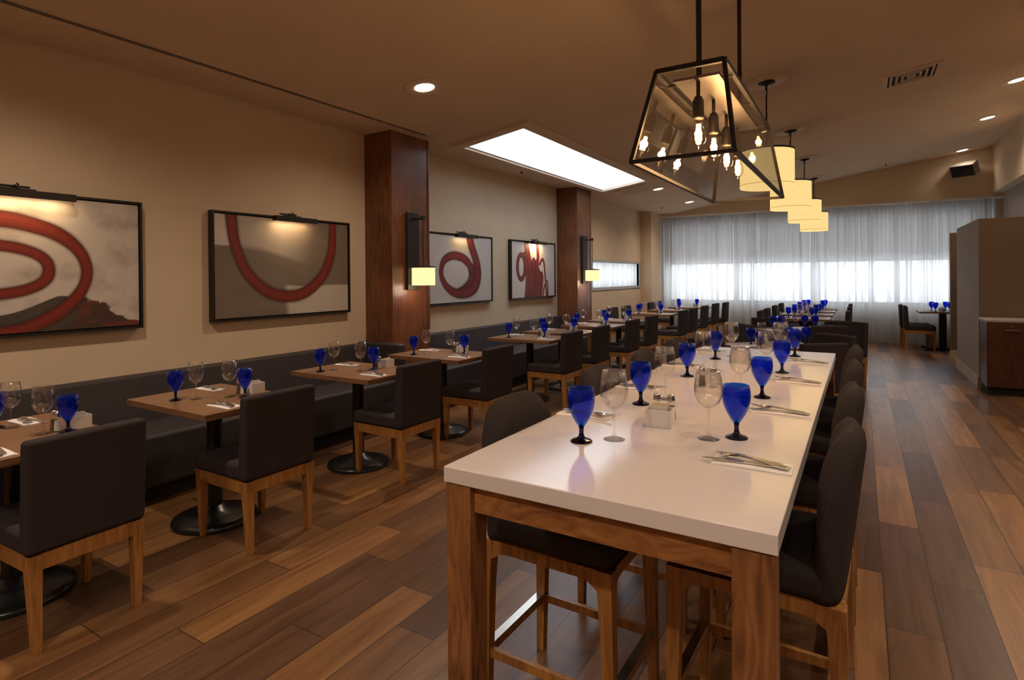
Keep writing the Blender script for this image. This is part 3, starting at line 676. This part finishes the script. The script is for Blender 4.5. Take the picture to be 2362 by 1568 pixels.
for y, w, L in ((1.46, 0.9, 0.5), (3.50, 0.75, 0.38), (6.20, 0.3, 0.38), (8.20, 2.4, 0.38)):
    l = bpy.data.lights.new('picture_lamp', 'AREA'); l.shape = 'RECTANGLE'; l.size = 0.03; l.size_y = L; l.energy = w; l.color = (1.0, 0.66, 0.34)
    o = bpy.data.objects.new('picture_lamp', l); COL.objects.link(o); o.location = (-4.478, y, 2.035); o.rotation_euler = (0, 0.55, 0)

# ------------------------------------------------------------------ curtains and roller shades
def cur(u, v):
    x = -4.53+u*(2.30+4.53); k = u*640
    a = 0.030+0.012*math.sin(u*23)
    y = 14.70+(0.45+0.55*(1-v))*a*math.sin(k*0.30+2.2*math.sin(u*37)+0.7*math.sin(u*91))+0.016*math.sin(k*0.16+1.3)+0.012*v*math.sin(k*0.9)
    y += 0.012*(1-v)*math.sin(k*0.11)
    return (x+0.012*math.sin(k*0.37)*(1-v), y, 0.012+v*2.965)
m = MB(); m.grid(1500, 5, cur)
tag(obj('sheer_curtain', m, MAT['sheer'], smooth=True), 'white pleated sheer curtain hung from ceiling to floor across the back windows', 'curtain')
for i, (a, b) in enumerate(wins):
    t = thing('roller_shade', 'grey roller shade half drawn over the %s tall back window' % ('leftmost', 'second from left', 'third from left', 'rightmost')[i], 'window shade', ((a+b)/2, 14.88, 0), 0, 'roller shades behind the sheer curtain')
    hw = (b-a)/2-0.032
    obj('shade_cloth', MB().box(-hw, hw, -0.001, 0.001, 1.79, 2.9), MAT['roller'], t)
    obj('hem_bar', MB().box(-hw, hw, -0.008, 0.008, 1.775, 1.80), MAT['window_frame'], t)
    obj('roller_tube', MB().tube([(-hw, 0, 2.92), (hw, 0, 2.92)], 0.03), MAT['window_frame'], t, smooth=True)

# ------------------------------------------------------------------ banquettes
def banquette(y0, y1, label):
    t = thing('banquette', label, 'bench', (-4.6, (y0+y1)/2, 0), 0, None)
    h = (y1-y0)/2
    obj('plinth', MB().box(0.03, 0.50, -h+0.02, h-0.02, 0, 0.12), MAT['dark'], t)
    obj('seat', MB().box(0.02, 0.60, -h, h, 0.12, 0.47), MAT['leather'], t, bevel=0.03, seg=4)
    obj('backrest', MB().hexa([(0.004, -h, 0.44), (0.17, -h, 0.44), (0.17, h, 0.44), (0.004, h, 0.44), (0.004, -h, 0.805), (0.105, -h, 0.805), (0.105, h, 0.805), (0.004, h, 0.805)]), MAT['leather'], t, bevel=0.02, seg=4)
    return t
b = banquette(-1.2, 4.36, 'dark upholstered banquette along the left wall below the nearer paintings')
obj('end_panel', MB().box(0.004, 0.60, 2.78+0.0-0.01, 2.88, 0.12, 0.82), MAT['leather'], b, bevel=0.02, seg=4)
banquette(5.12, 9.05, 'dark upholstered banquette between the two walnut pillars')

# ------------------------------------------------------------------ dining tables and chairs
def make_table(w=0.85, d=0.61, base='round'):
    t = thing('dining_table', '', 'table')
    obj('table_top', MB().box(-w/2, w/2, -d/2, d/2, 0.725, 0.76), MAT['tabletop'], t, bevel=0.002)
    m = MB(); m.tube([(0, 0, 0.05), (0, 0, 0.70)], 0.045, 20); obj('column', m, MAT['black'], t, smooth=True, auto=True)
    m = MB(); m.box(-0.18, 0.18, -0.03, 0.03, 0.70, 0.724); m.box(-0.03, 0.03, -0.18, 0.18, 0.70, 0.724); obj('spider', m, MAT['black'], t)
    m = MB(); m.lathe([(0.0, 0.10), (0.05, 0.095), (0.07, 0.065), (0.12, 0.052), (0.20, 0.040), (0.238, 0.028), (0.245, 0.014), (0.24, 0.0), (0.0, 0.0)], 48)
    obj('base_plate', m, MAT['black'], t, smooth=True)
    return t
def make_chair():      # faces -X
    t = thing('dining_chair', '', 'chair')
    for sx in (-1, 1):
        for sy in (-1, 1):
            m = MB(); m.taper((sx*0.225, sy*0.190), 0.030, 0.030, 0.0, (sx*0.219, sy*0.197), 0.052, 0.052, 0.398)
            obj('leg', m, MAT['chairwood'], t, bevel=0.002)
    m = MB(); m.box(-0.24, 0.24, -0.219, -0.197, 0.335, 0.398); m.box(-0.24, 0.24, 0.197, 0.219, 0.335, 0.398); m.box(-0.241, -0.219, -0.2, 0.2, 0.335, 0.398); m.box(0.219, 0.241, -0.2, 0.2, 0.335, 0.398)
    obj('seat_frame', m, MAT['chairwood'], t)
    obj('seat', MB().box(-0.25, 0.20, -0.226, 0.226, 0.400, 0.487), MAT['fabric'], t, bevel=0.022, seg=4)
    m = MB(); m.hexa([(0.165, -0.226, 0.402), (0.248, -0.226, 0.402), (0.248, 0.226, 0.402), (0.165, 0.226, 0.402), (0.195, -0.228, 0.862), (0.268, -0.228, 0.862), (0.268, 0.228, 0.862), (0.195, 0.228, 0.862)])
    obj('backrest', m, MAT['fabric'], t, bevel=0.02, seg=4)
    return t
TB = Proto(make_table); CH = Proto(make_chair)
Tname = ['at the left edge of the photo', 'second along the wall from the left edge', 'third along the wall, left of the nearer pillar', 'fourth along the wall, in front of the nearer pillar',
         'fifth along the wall, just past the nearer pillar', 'sixth along the wall, under the red ring painting', 'seventh along the wall, under the tangled red loops painting', 'eighth along the wall, in front of the farther pillar',
         'ninth along the wall, near the long low window', 'tenth along the wall, near the back left corner', 'nearest the curtains in the back left corner']
Tsh = ['the leftmost wall table']+['the %s wall table from the left' % q for q in ('second', 'third', 'fourth', 'fifth', 'sixth', 'seventh', 'eighth', 'ninth', 'tenth')]+['the back left corner table']
Ty = [1.085, 2.085, 3.285, 4.375, 6.09, 6.95, 8.08, 9.10, 10.98, 12.30, 13.62]
Tx = [-3.46]*8+[-3.48, -3.48, -3.42]
Cy = [[1.14], [2.10], [3.32], [4.41], [5.99], [6.85], [8.04], [8.93], [10.62, 11.37], [12.32], [13.38]]
Lh = [[], [], [], [], [], [], [], [], [10.95], [11.72], [13.45]]
GB = 'dining tables along the left wall'; GC = 'upholstered dining chairs along the left tables'
for i, y in enumerate(Ty):
    TB.put((Tx[i], y, 0), 0, 'brown pedestal table %s' % Tname[i], GB)
    for k, cy in enumerate(Cy[i]):
        rz = 0.04 if i == 0 else random.uniform(-0.02, 0.02)
        cx = -3.07 if i < 8 else -3.02
        CH.put((cx, cy, 0), rz, 'dark dining chair, aisle side of %s%s' % (Tsh[i], '' if len(Cy[i]) == 1 else (', nearer one' if k == 0 else ', farther one')), GC)
    for k, cy in enumerate(Lh[i]):
        CH.put((-4.06, cy, 0), PI, 'dark dining chair, wall side of %s' % Tsh[i], GC)
for cx, cy, lb in ((-2.93, 14.02, 'dark upholstered dining chair closest to the curtains on the left, aisle side'), ):
    CH.put((cx, cy, 0), 0.0, lb, GC)
# tables beyond the white table
RT = [(-0.80, 6.55, PI/4), (-0.80, 8.55, PI/4), (-0.86, 10.92, 0), (-0.86, 11.98, 0), (-0.86, 13.03, 0), (-0.86, 14.05, 0)]
Rn = ['first beyond the white table', 'second beyond the white table', 'third beyond the white table', 'fourth beyond the white table', 'fifth beyond the white table', 'last beyond the white table']
GB2 = 'dining tables in the middle row beyond the white table'; GC2 = 'upholstered chairs around the middle row of tables'
def back_at(ax, ay, bx, by, facing):   # place a chair from the two top corners of its back
    mx, my = (ax+bx)/2, (ay+by)/2; fx, fy = facing; n = math.hypot(fx, fy); fx /= n; fy /= n
    rz = math.atan2(-fy, -fx)
    return (mx+0.22*fx, my+0.22*fy, 0), rz
for i, (x, y, rz) in enumerate(RT):
    TB.put((x, y, 0), rz, 'brown wooden pedestal table, %s' % Rn[i], GB2)
for a, lb in (((-0.50, 5.86, -0.10, 6.16, (-0.60, 0.80)), 'dark chair just past the white table, its broad back to the camera'),
              ((-0.42, 7.05, -0.06, 6.83, (-0.6, -0.8)), 'dark chair turned to the camera, right of the first table beyond the white table'),
              ((-0.58, 8.00, -0.14, 8.18, (-0.45, 0.9)), 'dark chair on the near right of the second table beyond the white table'),
              ((-0.30, 9.02, 0.06, 8.80, (-0.6, -0.8)), 'dark chair by the aisle, far right of the second table beyond the white table'),
              ((-1.47, 5.95, -1.15, 5.75, (0.55, 0.84)), 'dark chair on the near left of the first table beyond the white table'),
              ((-1.43, 8.12, -1.14, 7.72, (0.80, 0.60)), 'dark chair on the near left of the second table beyond the white table'),
              ((-1.36, 9.20, -0.98, 9.12, (0.2, -1.0)), 'dark chair on the far left of the second table beyond the white table')):
    l, rz = back_at(*a); CH.put(l, rz, lb, GC2)
for k, y in enumerate((10.98, 11.78, 12.92, 14.02)):
    CH.put((-1.29, y, 0), PI, 'distant dining chair on the left of the middle tables, %s from the camera' % ORD[k], GC2)
for k, y in enumerate((11.45, 12.95, 14.12)):
    CH.put((-0.42, y, 0), 0, 'distant dining chair on the right of the middle tables, %s from the camera' % ORD[k], GC2)
# table by the curtains on the right
def make_big():
    t = thing('dining_table', '', 'table')
    obj('table_top', MB().box(-0.40, 0.40, -0.40, 0.40, 0.725, 0.76), MAT['tabletop'], t, bevel=0.002)
    obj('column', MB().box(-0.06, 0.06, -0.06, 0.06, 0.03, 0.724), MAT['black'], t, bevel=0.004)
    m = MB(); m.bar((-0.3, -0.3, 0.02), (0.3, 0.3, 0.02), 0.06, 0.035); m.bar((-0.3, 0.3, 0.02), (0.3, -0.3, 0.02), 0.06, 0.035); obj('base', m, MAT['black'], t)
    return t
tb = make_big(); tb.location = (1.36, 13.93, 0); tb['label'] = 'dark square table with square pedestal, between the partition and the curtains'
GC3 = 'chairs at the table behind the right partition'
CH.put((0.97, 13.70, 0), PI, 'dark dining chair at the right curtain table, nearer of the left pair', GC3)
CH.put((0.93, 14.22, 0), PI, 'dark dining chair at the right curtain table, farther of the left pair', GC3)
CH.put((1.80, 13.93, 0), 0, 'dark dining chair mostly hidden by the right partition screen', GC3)

# ------------------------------------------------------------------ counter-height table and stools
LX0, LX1, LY0, LY1, LZ = -1.032, -0.150, 1.305, 4.515, 0.955
t = thing('communal_table', 'long counter-height table with glossy white top and walnut legs', 'table', (-0.591, 2.91, 0))
ox, oy = -0.591, 2.91
def Lb(x0, x1, y0, y1, z0, z1): return MB().box(x0-ox, x1-ox, y0-oy, y1-oy, z0, z1)
obj('table_top', Lb(LX0, LX1, LY0, LY1, 0.910, LZ), MAT['quartz'], t, bevel=0.003, seg=3)
for (x0, x1) in ((-1.028, -0.944), (-0.245, -0.158)):
    for (y0, y1) in ((1.312, 1.395), (4.425, 4.508)): obj('leg', Lb(x0, x1, y0, y1, 0, 0.906), MAT['walnutz'], t, bevel=0.002)
obj('apron', Lb(-0.944, -0.245, 1.335, 1.36, 0.829, 0.906), MAT['walnutx'], t); obj('apron', Lb(-0.944, -0.245, 4.46, 4.485, 0.829, 0.906), MAT['walnutx'], t)
obj('apron', Lb(-1.01, -0.985, 1.395, 4.425, 0.829, 0.906), MAT['walnutx'], t); obj('apron', Lb(-0.20, -0.175, 1.395, 4.425, 0.829, 0.906), MAT['walnutx'], t)
obj('sub_frame', Lb(-1.015, -0.17, 1.325, 4.495, 0.9065, 0.9095), MAT['dark'], t)
def make_stool():      # faces -X
    t = thing('bar_stool', '', 'stool')
    for sx in (-1, 1):
        for sy in (-1, 1):
            m = MB(); a = (sx*0.232, sy*0.195); b = (sx*0.222, sy*0.195); c = (sx*0.216, sy*0.195)
            m.taper(a, 0.030, 0.030, 0.0, b, 0.042, 0.040, 0.45); m.taper(b, 0.042, 0.040, 0.45, c, 0.052, 0.046, 0.606)
            obj('leg', m, MAT['chairwood'], t)
    m = MB()
    def rail(ax, s):     # arched rail
        n = 12
        for i in range(n):
            u0, u1 = -1+2*i/n, -1+2*(i+1)/n
            def lo(u): return 0.568-0.028*max(0, (abs(u)-0.72)/0.28)**2
            if ax == 'x':
                L = 0.195; m.hexa([(u0*L, s-0.011, lo(u0)), (u1*L, s-0.011, lo(u1)), (u1*L, s+0.011, lo(u1)), (u0*L, s+0.011, lo(u0)), (u0*L, s-0.011, 0.606), (u1*L, s-0.011, 0.606), (u1*L, s+0.011, 0.606), (u0*L, s+0.011, 0.606)])
            else:
                L = 0.175; m.hexa([(s-0.011, u0*L, lo(u0)), (s+0.011, u0*L, lo(u0)), (s+0.011, u1*L, lo(u1)), (s-0.011, u1*L, lo(u1)), (s-0.011, u0*L, 0.606), (s+0.011, u0*L, 0.606), (s+0.011, u1*L, 0.606), (s-0.011, u1*L, 0.606)])
    rail('x', -0.203); rail('x', 0.203); rail('y', -0.226); rail('y', 0.226)
    obj('seat_frame', m, MAT['chairwood'], t)
    for s in (-1, 1): obj('stretcher', MB().box(-0.225, 0.225, s*0.195-0.009, s*0.195+0.009, 0.195, 0.225), MAT['chairwood'], t)
    for s in (-1, 1):
        f = obj('footrest', MB().box(s*0.229-0.013, s*0.229+0.013, -0.182, 0.182, 0.195, 0.225), MAT['chairwood'], t)
        obj('metal_cap', MB().box(s*0.229-0.015, s*0.229+0.015, -0.180, 0.180, 0.2255, 0.229), MAT['steel'], f, label='bright metal strip on the footrest')
    obj('seat', MB().box(-0.245, 0.205, -0.224, 0.224, 0.608, 0.700), MAT['stoolfab'], t, bevel=0.035, seg=5)
    def zt_(u): return 1.055-0.155*max(0.0, (abs(u)-0.40)/0.60)**2.6
    def prof(u, v, s):
        z = 0.612+v*(zt_(u)-0.612); k = v**0.9
        w = 0.226-0.006*(1-v)
        th = 0.038*math.sqrt(max(0.10, 1-abs(u)**12))*math.sqrt(max(0.03, 1-max(0, (v-0.86)/0.14)**2))
        x = 0.198+0.055*k-0.055*u*u*(0.25+0.75*v)+s*th
        return (x, w*u, z)
    m = MB(); m.shell(23, 17, lambda a, b: prof(2*a-1, b, -1), lambda a, b: prof(2*a-1, b, 1))
    obj('backrest', m, MAT['stoolfab'], t, smooth=True)
    return t
ST = Proto(make_stool)
LSy = [1.83, 2.62, 3.33, 4.05]; RSy = [1.965, 2.66, 3.40, 4.12]
SH = ['nearest the camera', 'second from the camera', 'third from the camera', 'farthest from the camera']
for k in range(4): ST.put((-0.272, RSy[k], 0), random.uniform(-0.03, 0.03), 'dark counter stool right of the white table, %s' % SH[k], 'counter stools at the white table')
for k in range(4): ST.put((-0.880, LSy[k], 0), PI+random.uniform(-0.03, 0.03), 'dark counter stool left of the white table, %s' % SH[k], 'counter stools at the white table')

# ------------------------------------------------------------------ tableware
def make_goblet():
    t = thing('blue_goblet', '', 'goblet')
    m = MB(); m.lathe([(0.0095, 0.050), (0.0135, 0.056), (0.0205, 0.066), (0.0305, 0.083), (0.0385, 0.101), (0.0435, 0.120), (0.0455, 0.140), (0.0445, 0.158), (0.0410, 0.178), (0.0395, 0.178), (0.0425, 0.158), (0.0432, 0.140), (0.0412, 0.121), (0.0355, 0.102), (0.0265, 0.085), (0.0160, 0.070), (0.008, 0.063), (0.0, 0.061)], 36)
    obj('bowl', m, MAT['blue'], t, smooth=True)
    m = MB(); m.lathe([(0.0, 0.0), (0.0355, 0.0), (0.0365, 0.003), (0.032, 0.007), (0.018, 0.011), (0.010, 0.018), (0.0075, 0.028), (0.0078, 0.042), (0.0095, 0.050), (0.0, 0.056)], 28)
    obj('stem', m, MAT['bluestem'], t, smooth=True)
    return t
def make_wine():
    t = thing('wine_glass', '', 'wine glass')
    m = MB(); m.lathe([(0.0040, 0.098), (0.0169, 0.103), (0.0339, 0.120), (0.0446, 0.145), (0.0469, 0.160), (0.0441, 0.190), (0.0379, 0.230), (0.0367, 0.230), (0.0429, 0.190), (0.0455, 0.160), (0.0433, 0.145), (0.0322, 0.121), (0.0136, 0.106), (0.0000, 0.104)], 32)
    obj('bowl', m, MAT['glass'], t, smooth=True)
    m = MB(); m.lathe([(0.0, 0.0), (0.035, 0.0), (0.036, 0.0015), (0.020, 0.005), (0.007, 0.010), (0.0042, 0.025), (0.0038, 0.070), (0.005, 0.095), (0.0, 0.099)], 28)
    obj('stem', m, MAT['glass'], t, smooth=True)
    return t
GOB = Proto(make_goblet); WIN = Proto(make_wine)
def strip(mb, st, th=0.0022):    # st: (along, half width, height)
    for (a, w0, z0), (b, w1, z1) in zip(st[:-1], st[1:]):
        mb.hexa([(a, -w0, z0), (b, -w1, z1), (b, w1, z1), (a, w0, z0), (a, -w0, z0+th), (b, -w1, z1+th), (b, w1, z1+th), (a, w0, z0+th)])
def make_fork():       # points to -X, handle towards +X
    m = MB(); strip(m, [(0.10, 0.009, 0.002), (0.09, 0.011, 0.002), (0.05, 0.008, 0.005), (0.0, 0.004, 0.010), (-0.03, 0.003, 0.010), (-0.045, 0.011, 0.006), (-0.06, 0.012, 0.003)])
    for k in range(4):
        y = -0.0095+k*0.0063
        m.hexa([(-0.06, y-0.0015, 0.003), (-0.058, y+0.0015, 0.003), (-0.10, y+0.0012, 0.010), (-0.10, y-0.0012, 0.010), (-0.06, y-0.0015, 0.005), (-0.058, y+0.0015, 0.005), (-0.10, y+0.0012, 0.0115), (-0.10, y-0.0012, 0.0115)])
    return tag(obj('fork', m, MAT['chrome']), '', 'fork')
def make_knife():
    m = MB(); strip(m, [(0.115, 0.008, 0.002), (0.10, 0.010, 0.002), (0.05, 0.008, 0.002), (0.01, 0.006, 0.003), (0.0, 0.009, 0.004), (-0.06, 0.010, 0.004), (-0.10, 0.007, 0.004), (-0.115, 0.001, 0.004)])
    return tag(obj('table_knife', m, MAT['chrome']), '', 'knife')
def make_spoon():
    m = MB(); strip(m, [(0.10, 0.009, 0.002), (0.09, 0.011, 0.002), (0.05, 0.008, 0.005), (0.0, 0.004, 0.010), (-0.035, 0.003, 0.009)])
    m.grid(9, 9, lambda u, v: (-0.062+0.032*math.cos(u*PI), (v-0.5)*2*0.019*math.sin(u*PI), 0.009-0.006*math.sin(u*PI)*(1-(2*v-1)**2)))
    o = obj('spoon', m, MAT['chrome'], smooth=False); so = o.modifiers.new('thickness', 'SOLIDIFY'); so.thickness = 0.0012
    return tag(o, '', 'spoon')
def make_napkin():
    m = MB(); m.shell(12, 8, lambda u, v: (-0.105+0.21*u, -0.048+0.096*v, 0.0004), lambda u, v: (-0.105+0.21*u, -0.048+0.096*v, 0.0055+0.0012*math.sin(u*5)+0.0012*math.sin(v*7+u*3)-0.002*(abs(2*v-1) > 0.95)))
    return tag(obj('folded_napkin', m, MAT['napkin'], smooth=True, auto=True), '', 'napkin')
FK = Proto(make_fork); KN = Proto(make_knife); SP = Proto(make_spoon); NP = Proto(make_napkin)
def make_shaker(kind):
    def f():
        t = thing('%s_shaker' % kind, '', 'shaker')
        m = MB(); m.lathe([(0.0, 0.001), (0.0185, 0.001), (0.019, 0.006), (0.0145, 0.066), (0.0135, 0.070)], 8)
        obj('glass_body', m, MAT['glass'], t)
        m = MB(); m.lathe([(0.0, 0.004), (0.0165, 0.004), (0.0130, 0.052), (0.0, 0.052)], 8); obj('contents', m, MAT['salt' if kind == 'salt' else 'pepper'], t)
        m = MB(); m.lathe([(0.0148, 0.067), (0.0155, 0.072), (0.0155, 0.078), (0.0125, 0.084), (0.0135, 0.090), (0.010, 0.096), (0.0, 0.098)], 16); obj('metal_cap', m, MAT['chrome'], t, smooth=True)
        return t
    return f
SA = Proto(make_shaker('salt')); PE = Proto(make_shaker('pepper'))
def make_caddy():
    t = thing('sugar_caddy', '', 'caddy')
    m = MB(); w, d, h, th = 0.046, 0.040, 0.062, 0.004
    m.box(-w, w, -d, d, 0.0005, 0.005); m.box(-w, w, -d, -d+th, 0.005, h); m.box(-w, w, d-th, d, 0.005, h); m.box(-w, -w+th, -d+th, d-th, 0.005, h); m.box(w-th, w, -d+th, d-th, 0.005, h)
    obj('box', m, MAT['ceramic'], t)
    return t
CD = Proto(make_caddy)
def make_packet(mt):
    def f():
        m = MB(); m.box(-0.030, 0.030, -0.002, 0.002, 0.006, 0.072); return tag(obj('sugar_packet', m, MAT[mt]), '', 'sugar packet')
    return f
PK = Proto(make_packet('packet')); PW = Proto(make_packet('packetp'))
def caddy_set(x, y, z, rz, where, packets=3, shake=((-0.035, 0.085), (0.03, 0.085))):
    CD.put((x, y, z), rz, 'white ceramic sugar caddy on %s' % where, 'white sugar caddies')
    for k in range(packets):
        a = (k-(packets-1)/2)*0.014; p = (PK if k % 2 else PW)
        px, py = x-math.sin(rz)*a, y+math.cos(rz)*a
        p.put((px, py, z+random.uniform(0, 0.006)), rz, 'sugar packet, %s in the caddy on %s' % (ORD[k], where), 'sugar packets in the caddy on %s' % where)
    (ax, ay), (bx, by) = shake; c_, s_ = math.cos(rz), math.sin(rz)
    SA.put((x+ax*c_-ay*s_, y+ax*s_+ay*c_, z), rz, 'glass salt shaker with metal cap on %s' % where, 'salt shakers')
    PE.put((x+bx*c_-by*s_, y+bx*s_+by*c_, z), rz, 'glass pepper shaker with metal cap on %s' % where, 'pepper shakers')
def setting(x, y, z, rz, where, spoon=True):
    g = 'cutlery laid on the tables'
    NP.put((x, y, z), rz, 'folded white napkin, %s' % where, 'folded white napkins')
    c_, s_ = math.cos(rz), math.sin(rz)
    def at(u, v): return (x+u*c_-v*s_, y+u*s_+v*c_, z+0.007)
    FK.put(at(-0.02, 0.022), rz-0.16, 'steel fork, %s' % where, 'forks')
    KN.put(at(-0.02, -0.020), rz+0.10, 'steel table knife, %s' % where, 'table knives')
    if spoon: SP.put(at(0.0, 0.002), rz-0.20, 'steel spoon, %s' % where, 'spoons')
G1 = 'blue goblets'; G2 = 'clear wine glasses'
RG = [(-0.357, 2.02), (-0.376, 2.738), (-0.375, 3.479), (-0.377, 4.217)]; RW = [(-0.435, 1.965), (-0.460, 2.705), (-0.450, 3.439), (-0.452, 4.13)]
LG = [(-0.789, 1.727), (-0.799, 2.353), (-0.801, 3.121), (-0.808, 3.852)]; LW = [(-0.705, 1.805), (-0.740, 2.504), (-0.750, 3.274), (-0.738, 4.025)]
for k in range(4):
    GOB.put((*RG[k], LZ), 0, 'cobalt blue goblet on the right side of the white table, %s' % SH[k], G1)
    GOB.put((*LG[k], LZ), 0, 'cobalt blue goblet on the left side of the white table, %s' % SH[k], G1)
    WIN.put((*RW[k], LZ), 0, 'clear wine glass on the right side of the white table, %s' % SH[k], G2)
    WIN.put((*LW[k], LZ), 0, 'clear wine glass on the left side of the white table, %s' % SH[k], G2)
    setting(-0.268, RG[k][1]-0.265, LZ, 0.03, 'the white table right side, %s' % SH[k])
    setting(-0.925, LG[k][1]+0.335, LZ, PI+0.03, 'the white table left side, %s' % SH[k])
caddy_set(-0.626, 2.055, LZ, 0.10, 'the near end of the white table', 4, ((-0.030, 0.10), (0.022, 0.10)))
caddy_set(-0.640, 3.00, LZ, 0.0, 'the middle of the white table', 3, ((0.025, -0.115), (-0.028, -0.115)))
caddy_set(-0.640, 3.75, LZ, 0.05, 'the far end of the white table', 2)
for i, y in enumerate(Ty):
    x = Tx[i]; z = 0.76; wh = Tsh[i]
    jx = lambda: random.uniform(-0.015, 0.015)
    if i == 0: P4 = [(-0.26, 0.02), (-0.20, 0.06), (0.083, 0.095), (0.142, 0.173)]
    elif i == 1: P4 = [(-0.127, -0.167), (-0.05, -0.085), (0.071, 0.059), (0.16, 0.105)]
    elif i == 2: P4 = [(-0.20, -0.205), (-0.18, -0.085), (0.053, -0.02), (0.099, 0.076)]
    elif i == 3: P4 = [(-0.198, -0.185), (-0.151, -0.055), (0.14, -0.06), (0.176, 0.117)]
    elif i in (4, 5, 6, 7): P4 = [(-0.20+jx(), -0.17+jx()), (-0.15+jx(), -0.06+jx()), (0.08+jx(), -0.03+jx()), (0.15+jx(), 0.08+jx())]
    else: P4 = [(-0.22, -0.18), (-0.14, -0.05), (0.08, 0.0), (0.13, 0.12)]
    GOB.put((x+P4[0][0], y+P4[0][1], z), 0, 'blue goblet on the wall side of %s' % wh, G1)
    GOB.put((x+P4[3][0], y+P4[3][1], z), 0, 'blue goblet on the aisle side of %s' % wh, G1)
    if i >= 8: GOB.put((x-0.30, y+0.16, z), 0, 'blue goblet at the back wall-side corner of %s' % wh, G1)
    if i < 9:
        WIN.put((x+P4[1][0], y+P4[1][1], z), 0, 'clear wine glass on the wall side of %s' % wh, G2)
        WIN.put((x+P4[2][0], y+P4[2][1], z), 0, 'clear wine glass on the aisle side of %s' % wh, G2)
    setting(x+0.29, y-0.13+(0.02 if i else -0.02), z, 0.02, 'aisle side of %s' % wh, i < 5)
    setting(x-0.28, y+0.15, z, PI+0.02, 'wall side of %s' % wh, i < 5)
    caddy_set(x+0.09-0.02*(i % 2), y+0.235, z, PI/2, wh, 2 if i < 5 else 0, ((-0.085, 0.0), (-0.085, 0.042)))
for i, (x, y, rz) in enumerate(RT):
    wh = 'the table %s' % Rn[i]; z = 0.76; c_, s_ = math.cos(rz), math.sin(rz)
    def R(u, v): return (x+u*c_-v*s_, y+u*s_+v*c_, z)
    pos = [(-0.20, -0.10), (0.20, 0.12), (-0.13, 0.16), (0.16, -0.14)]
    if i == 0: spots = [(-0.995, 6.472), (-0.865, 6.20), (-0.50, 6.85), (-0.66, 6.75)]
    elif i == 1: spots = [(-1.02, 8.50), (-0.93, 8.60), (-0.53, 8.72), (-0.66, 8.80)]
    else: spots = [R(*p)[:2] for p in pos[:4 if i in (2, 3, 5) else 3]]
    for k, s in enumerate(spots): GOB.put((*s, z), 0, 'blue goblet, %s from left on %s' % (ORD[k], wh), G1)
    if i < 4:
        WIN.put(R(-0.05, 0.10), 0, 'clear wine glass on the left part of %s' % wh, G2); WIN.put(R(0.10, 0.04), 0, 'clear wine glass on the right part of %s' % wh, G2)
    setting(*R(-0.29, 0.0)[:2], z, rz+PI, 'left side of %s' % wh, False); setting(*R(0.29, 0.02)[:2], z, rz, 'right side of %s' % wh, False)
    caddy_set(*R(0.02, 0.20)[:2], z, rz+PI/2, wh, 0, ((-0.085, 0.0), (-0.085, 0.042)))
wh = 'the right curtain table'
for k, s in enumerate(((1.19, 13.98), (1.22, 13.62), (1.42, 14.05), (1.46, 13.78))):
    GOB.put((*s, 0.76), 0, 'blue goblet on %s, %s from the left' % (wh, ORD[k]), G1)
setting(1.10, 13.75, 0.76, PI, 'left side of %s' % wh, False)
caddy_set(1.33, 13.85, 0.76, 0, wh, 0, ((0.0, -0.08), (0.04, -0.08)))

# ------------------------------------------------------------------ service cabinet, speaker
t = thing('service_cabinet', 'dark wood service cabinet with grey counter against the right partition', 'cabinet', (1.95, 9.2, 0))
def Cb(x0, x1, y0, y1, z0, z1): return MB().box(x0-1.95, x1-1.95, y0-9.2, y1-9.2, z0, z1)
obj('body', Cb(1.315, 2.75, 9.02, 9.50, 0.10, 0.895), MAT['cab'], t)
obj('toe_kick', Cb(1.33, 2.75, 9.05, 9.50, 0.0, 0.10), MAT['dark'], t)
obj('counter', Cb(1.30, 2.77, 9.00, 9.503, 0.896, 0.925), MAT['stone'], t, bevel=0.003)
for k, x0 in enumerate((1.325, 1.80, 2.275)):
    d_ = obj('door', Cb(x0, x0+0.465, 9.0, 9.019, 0.11, 0.885), MAT['cab'], t, bevel=0.002)
    xc = x0+0.225
    obj('handle', Cb(xc-0.065, xc+0.065, 8.975, 8.985, 0.80, 0.810), MAT['steel'], d_, label='thin steel bar handle')
    m = MB(); m.tube([(xc-1.95, 8.990-9.2, 0.853), (xc-1.95, 9.001-9.2, 0.853)], 0.010, 14); obj('lock', m, MAT['steel'], d_)
t = thing('wall_speaker', 'small angled loudspeaker mounted high on the back wall at right', 'speaker', (1.74, 14.22, 3.53))
t.rotation_euler = (0.5, 0.0, -0.5)
obj('case', MB().box(-0.20, 0.20, -0.09, 0.13, -0.12, 0.12), MAT['speakerw'], t, bevel=0.012, seg=3)
obj('grille', MB().box(-0.185, 0.185, -0.10, -0.0905, -0.11, 0.11), MAT['speaker'], t)
obj('bracket', MB().tube([(0, 0.12, 0), (-0.03, 0.20, 0.06)], 0.02), MAT['speaker'], t)
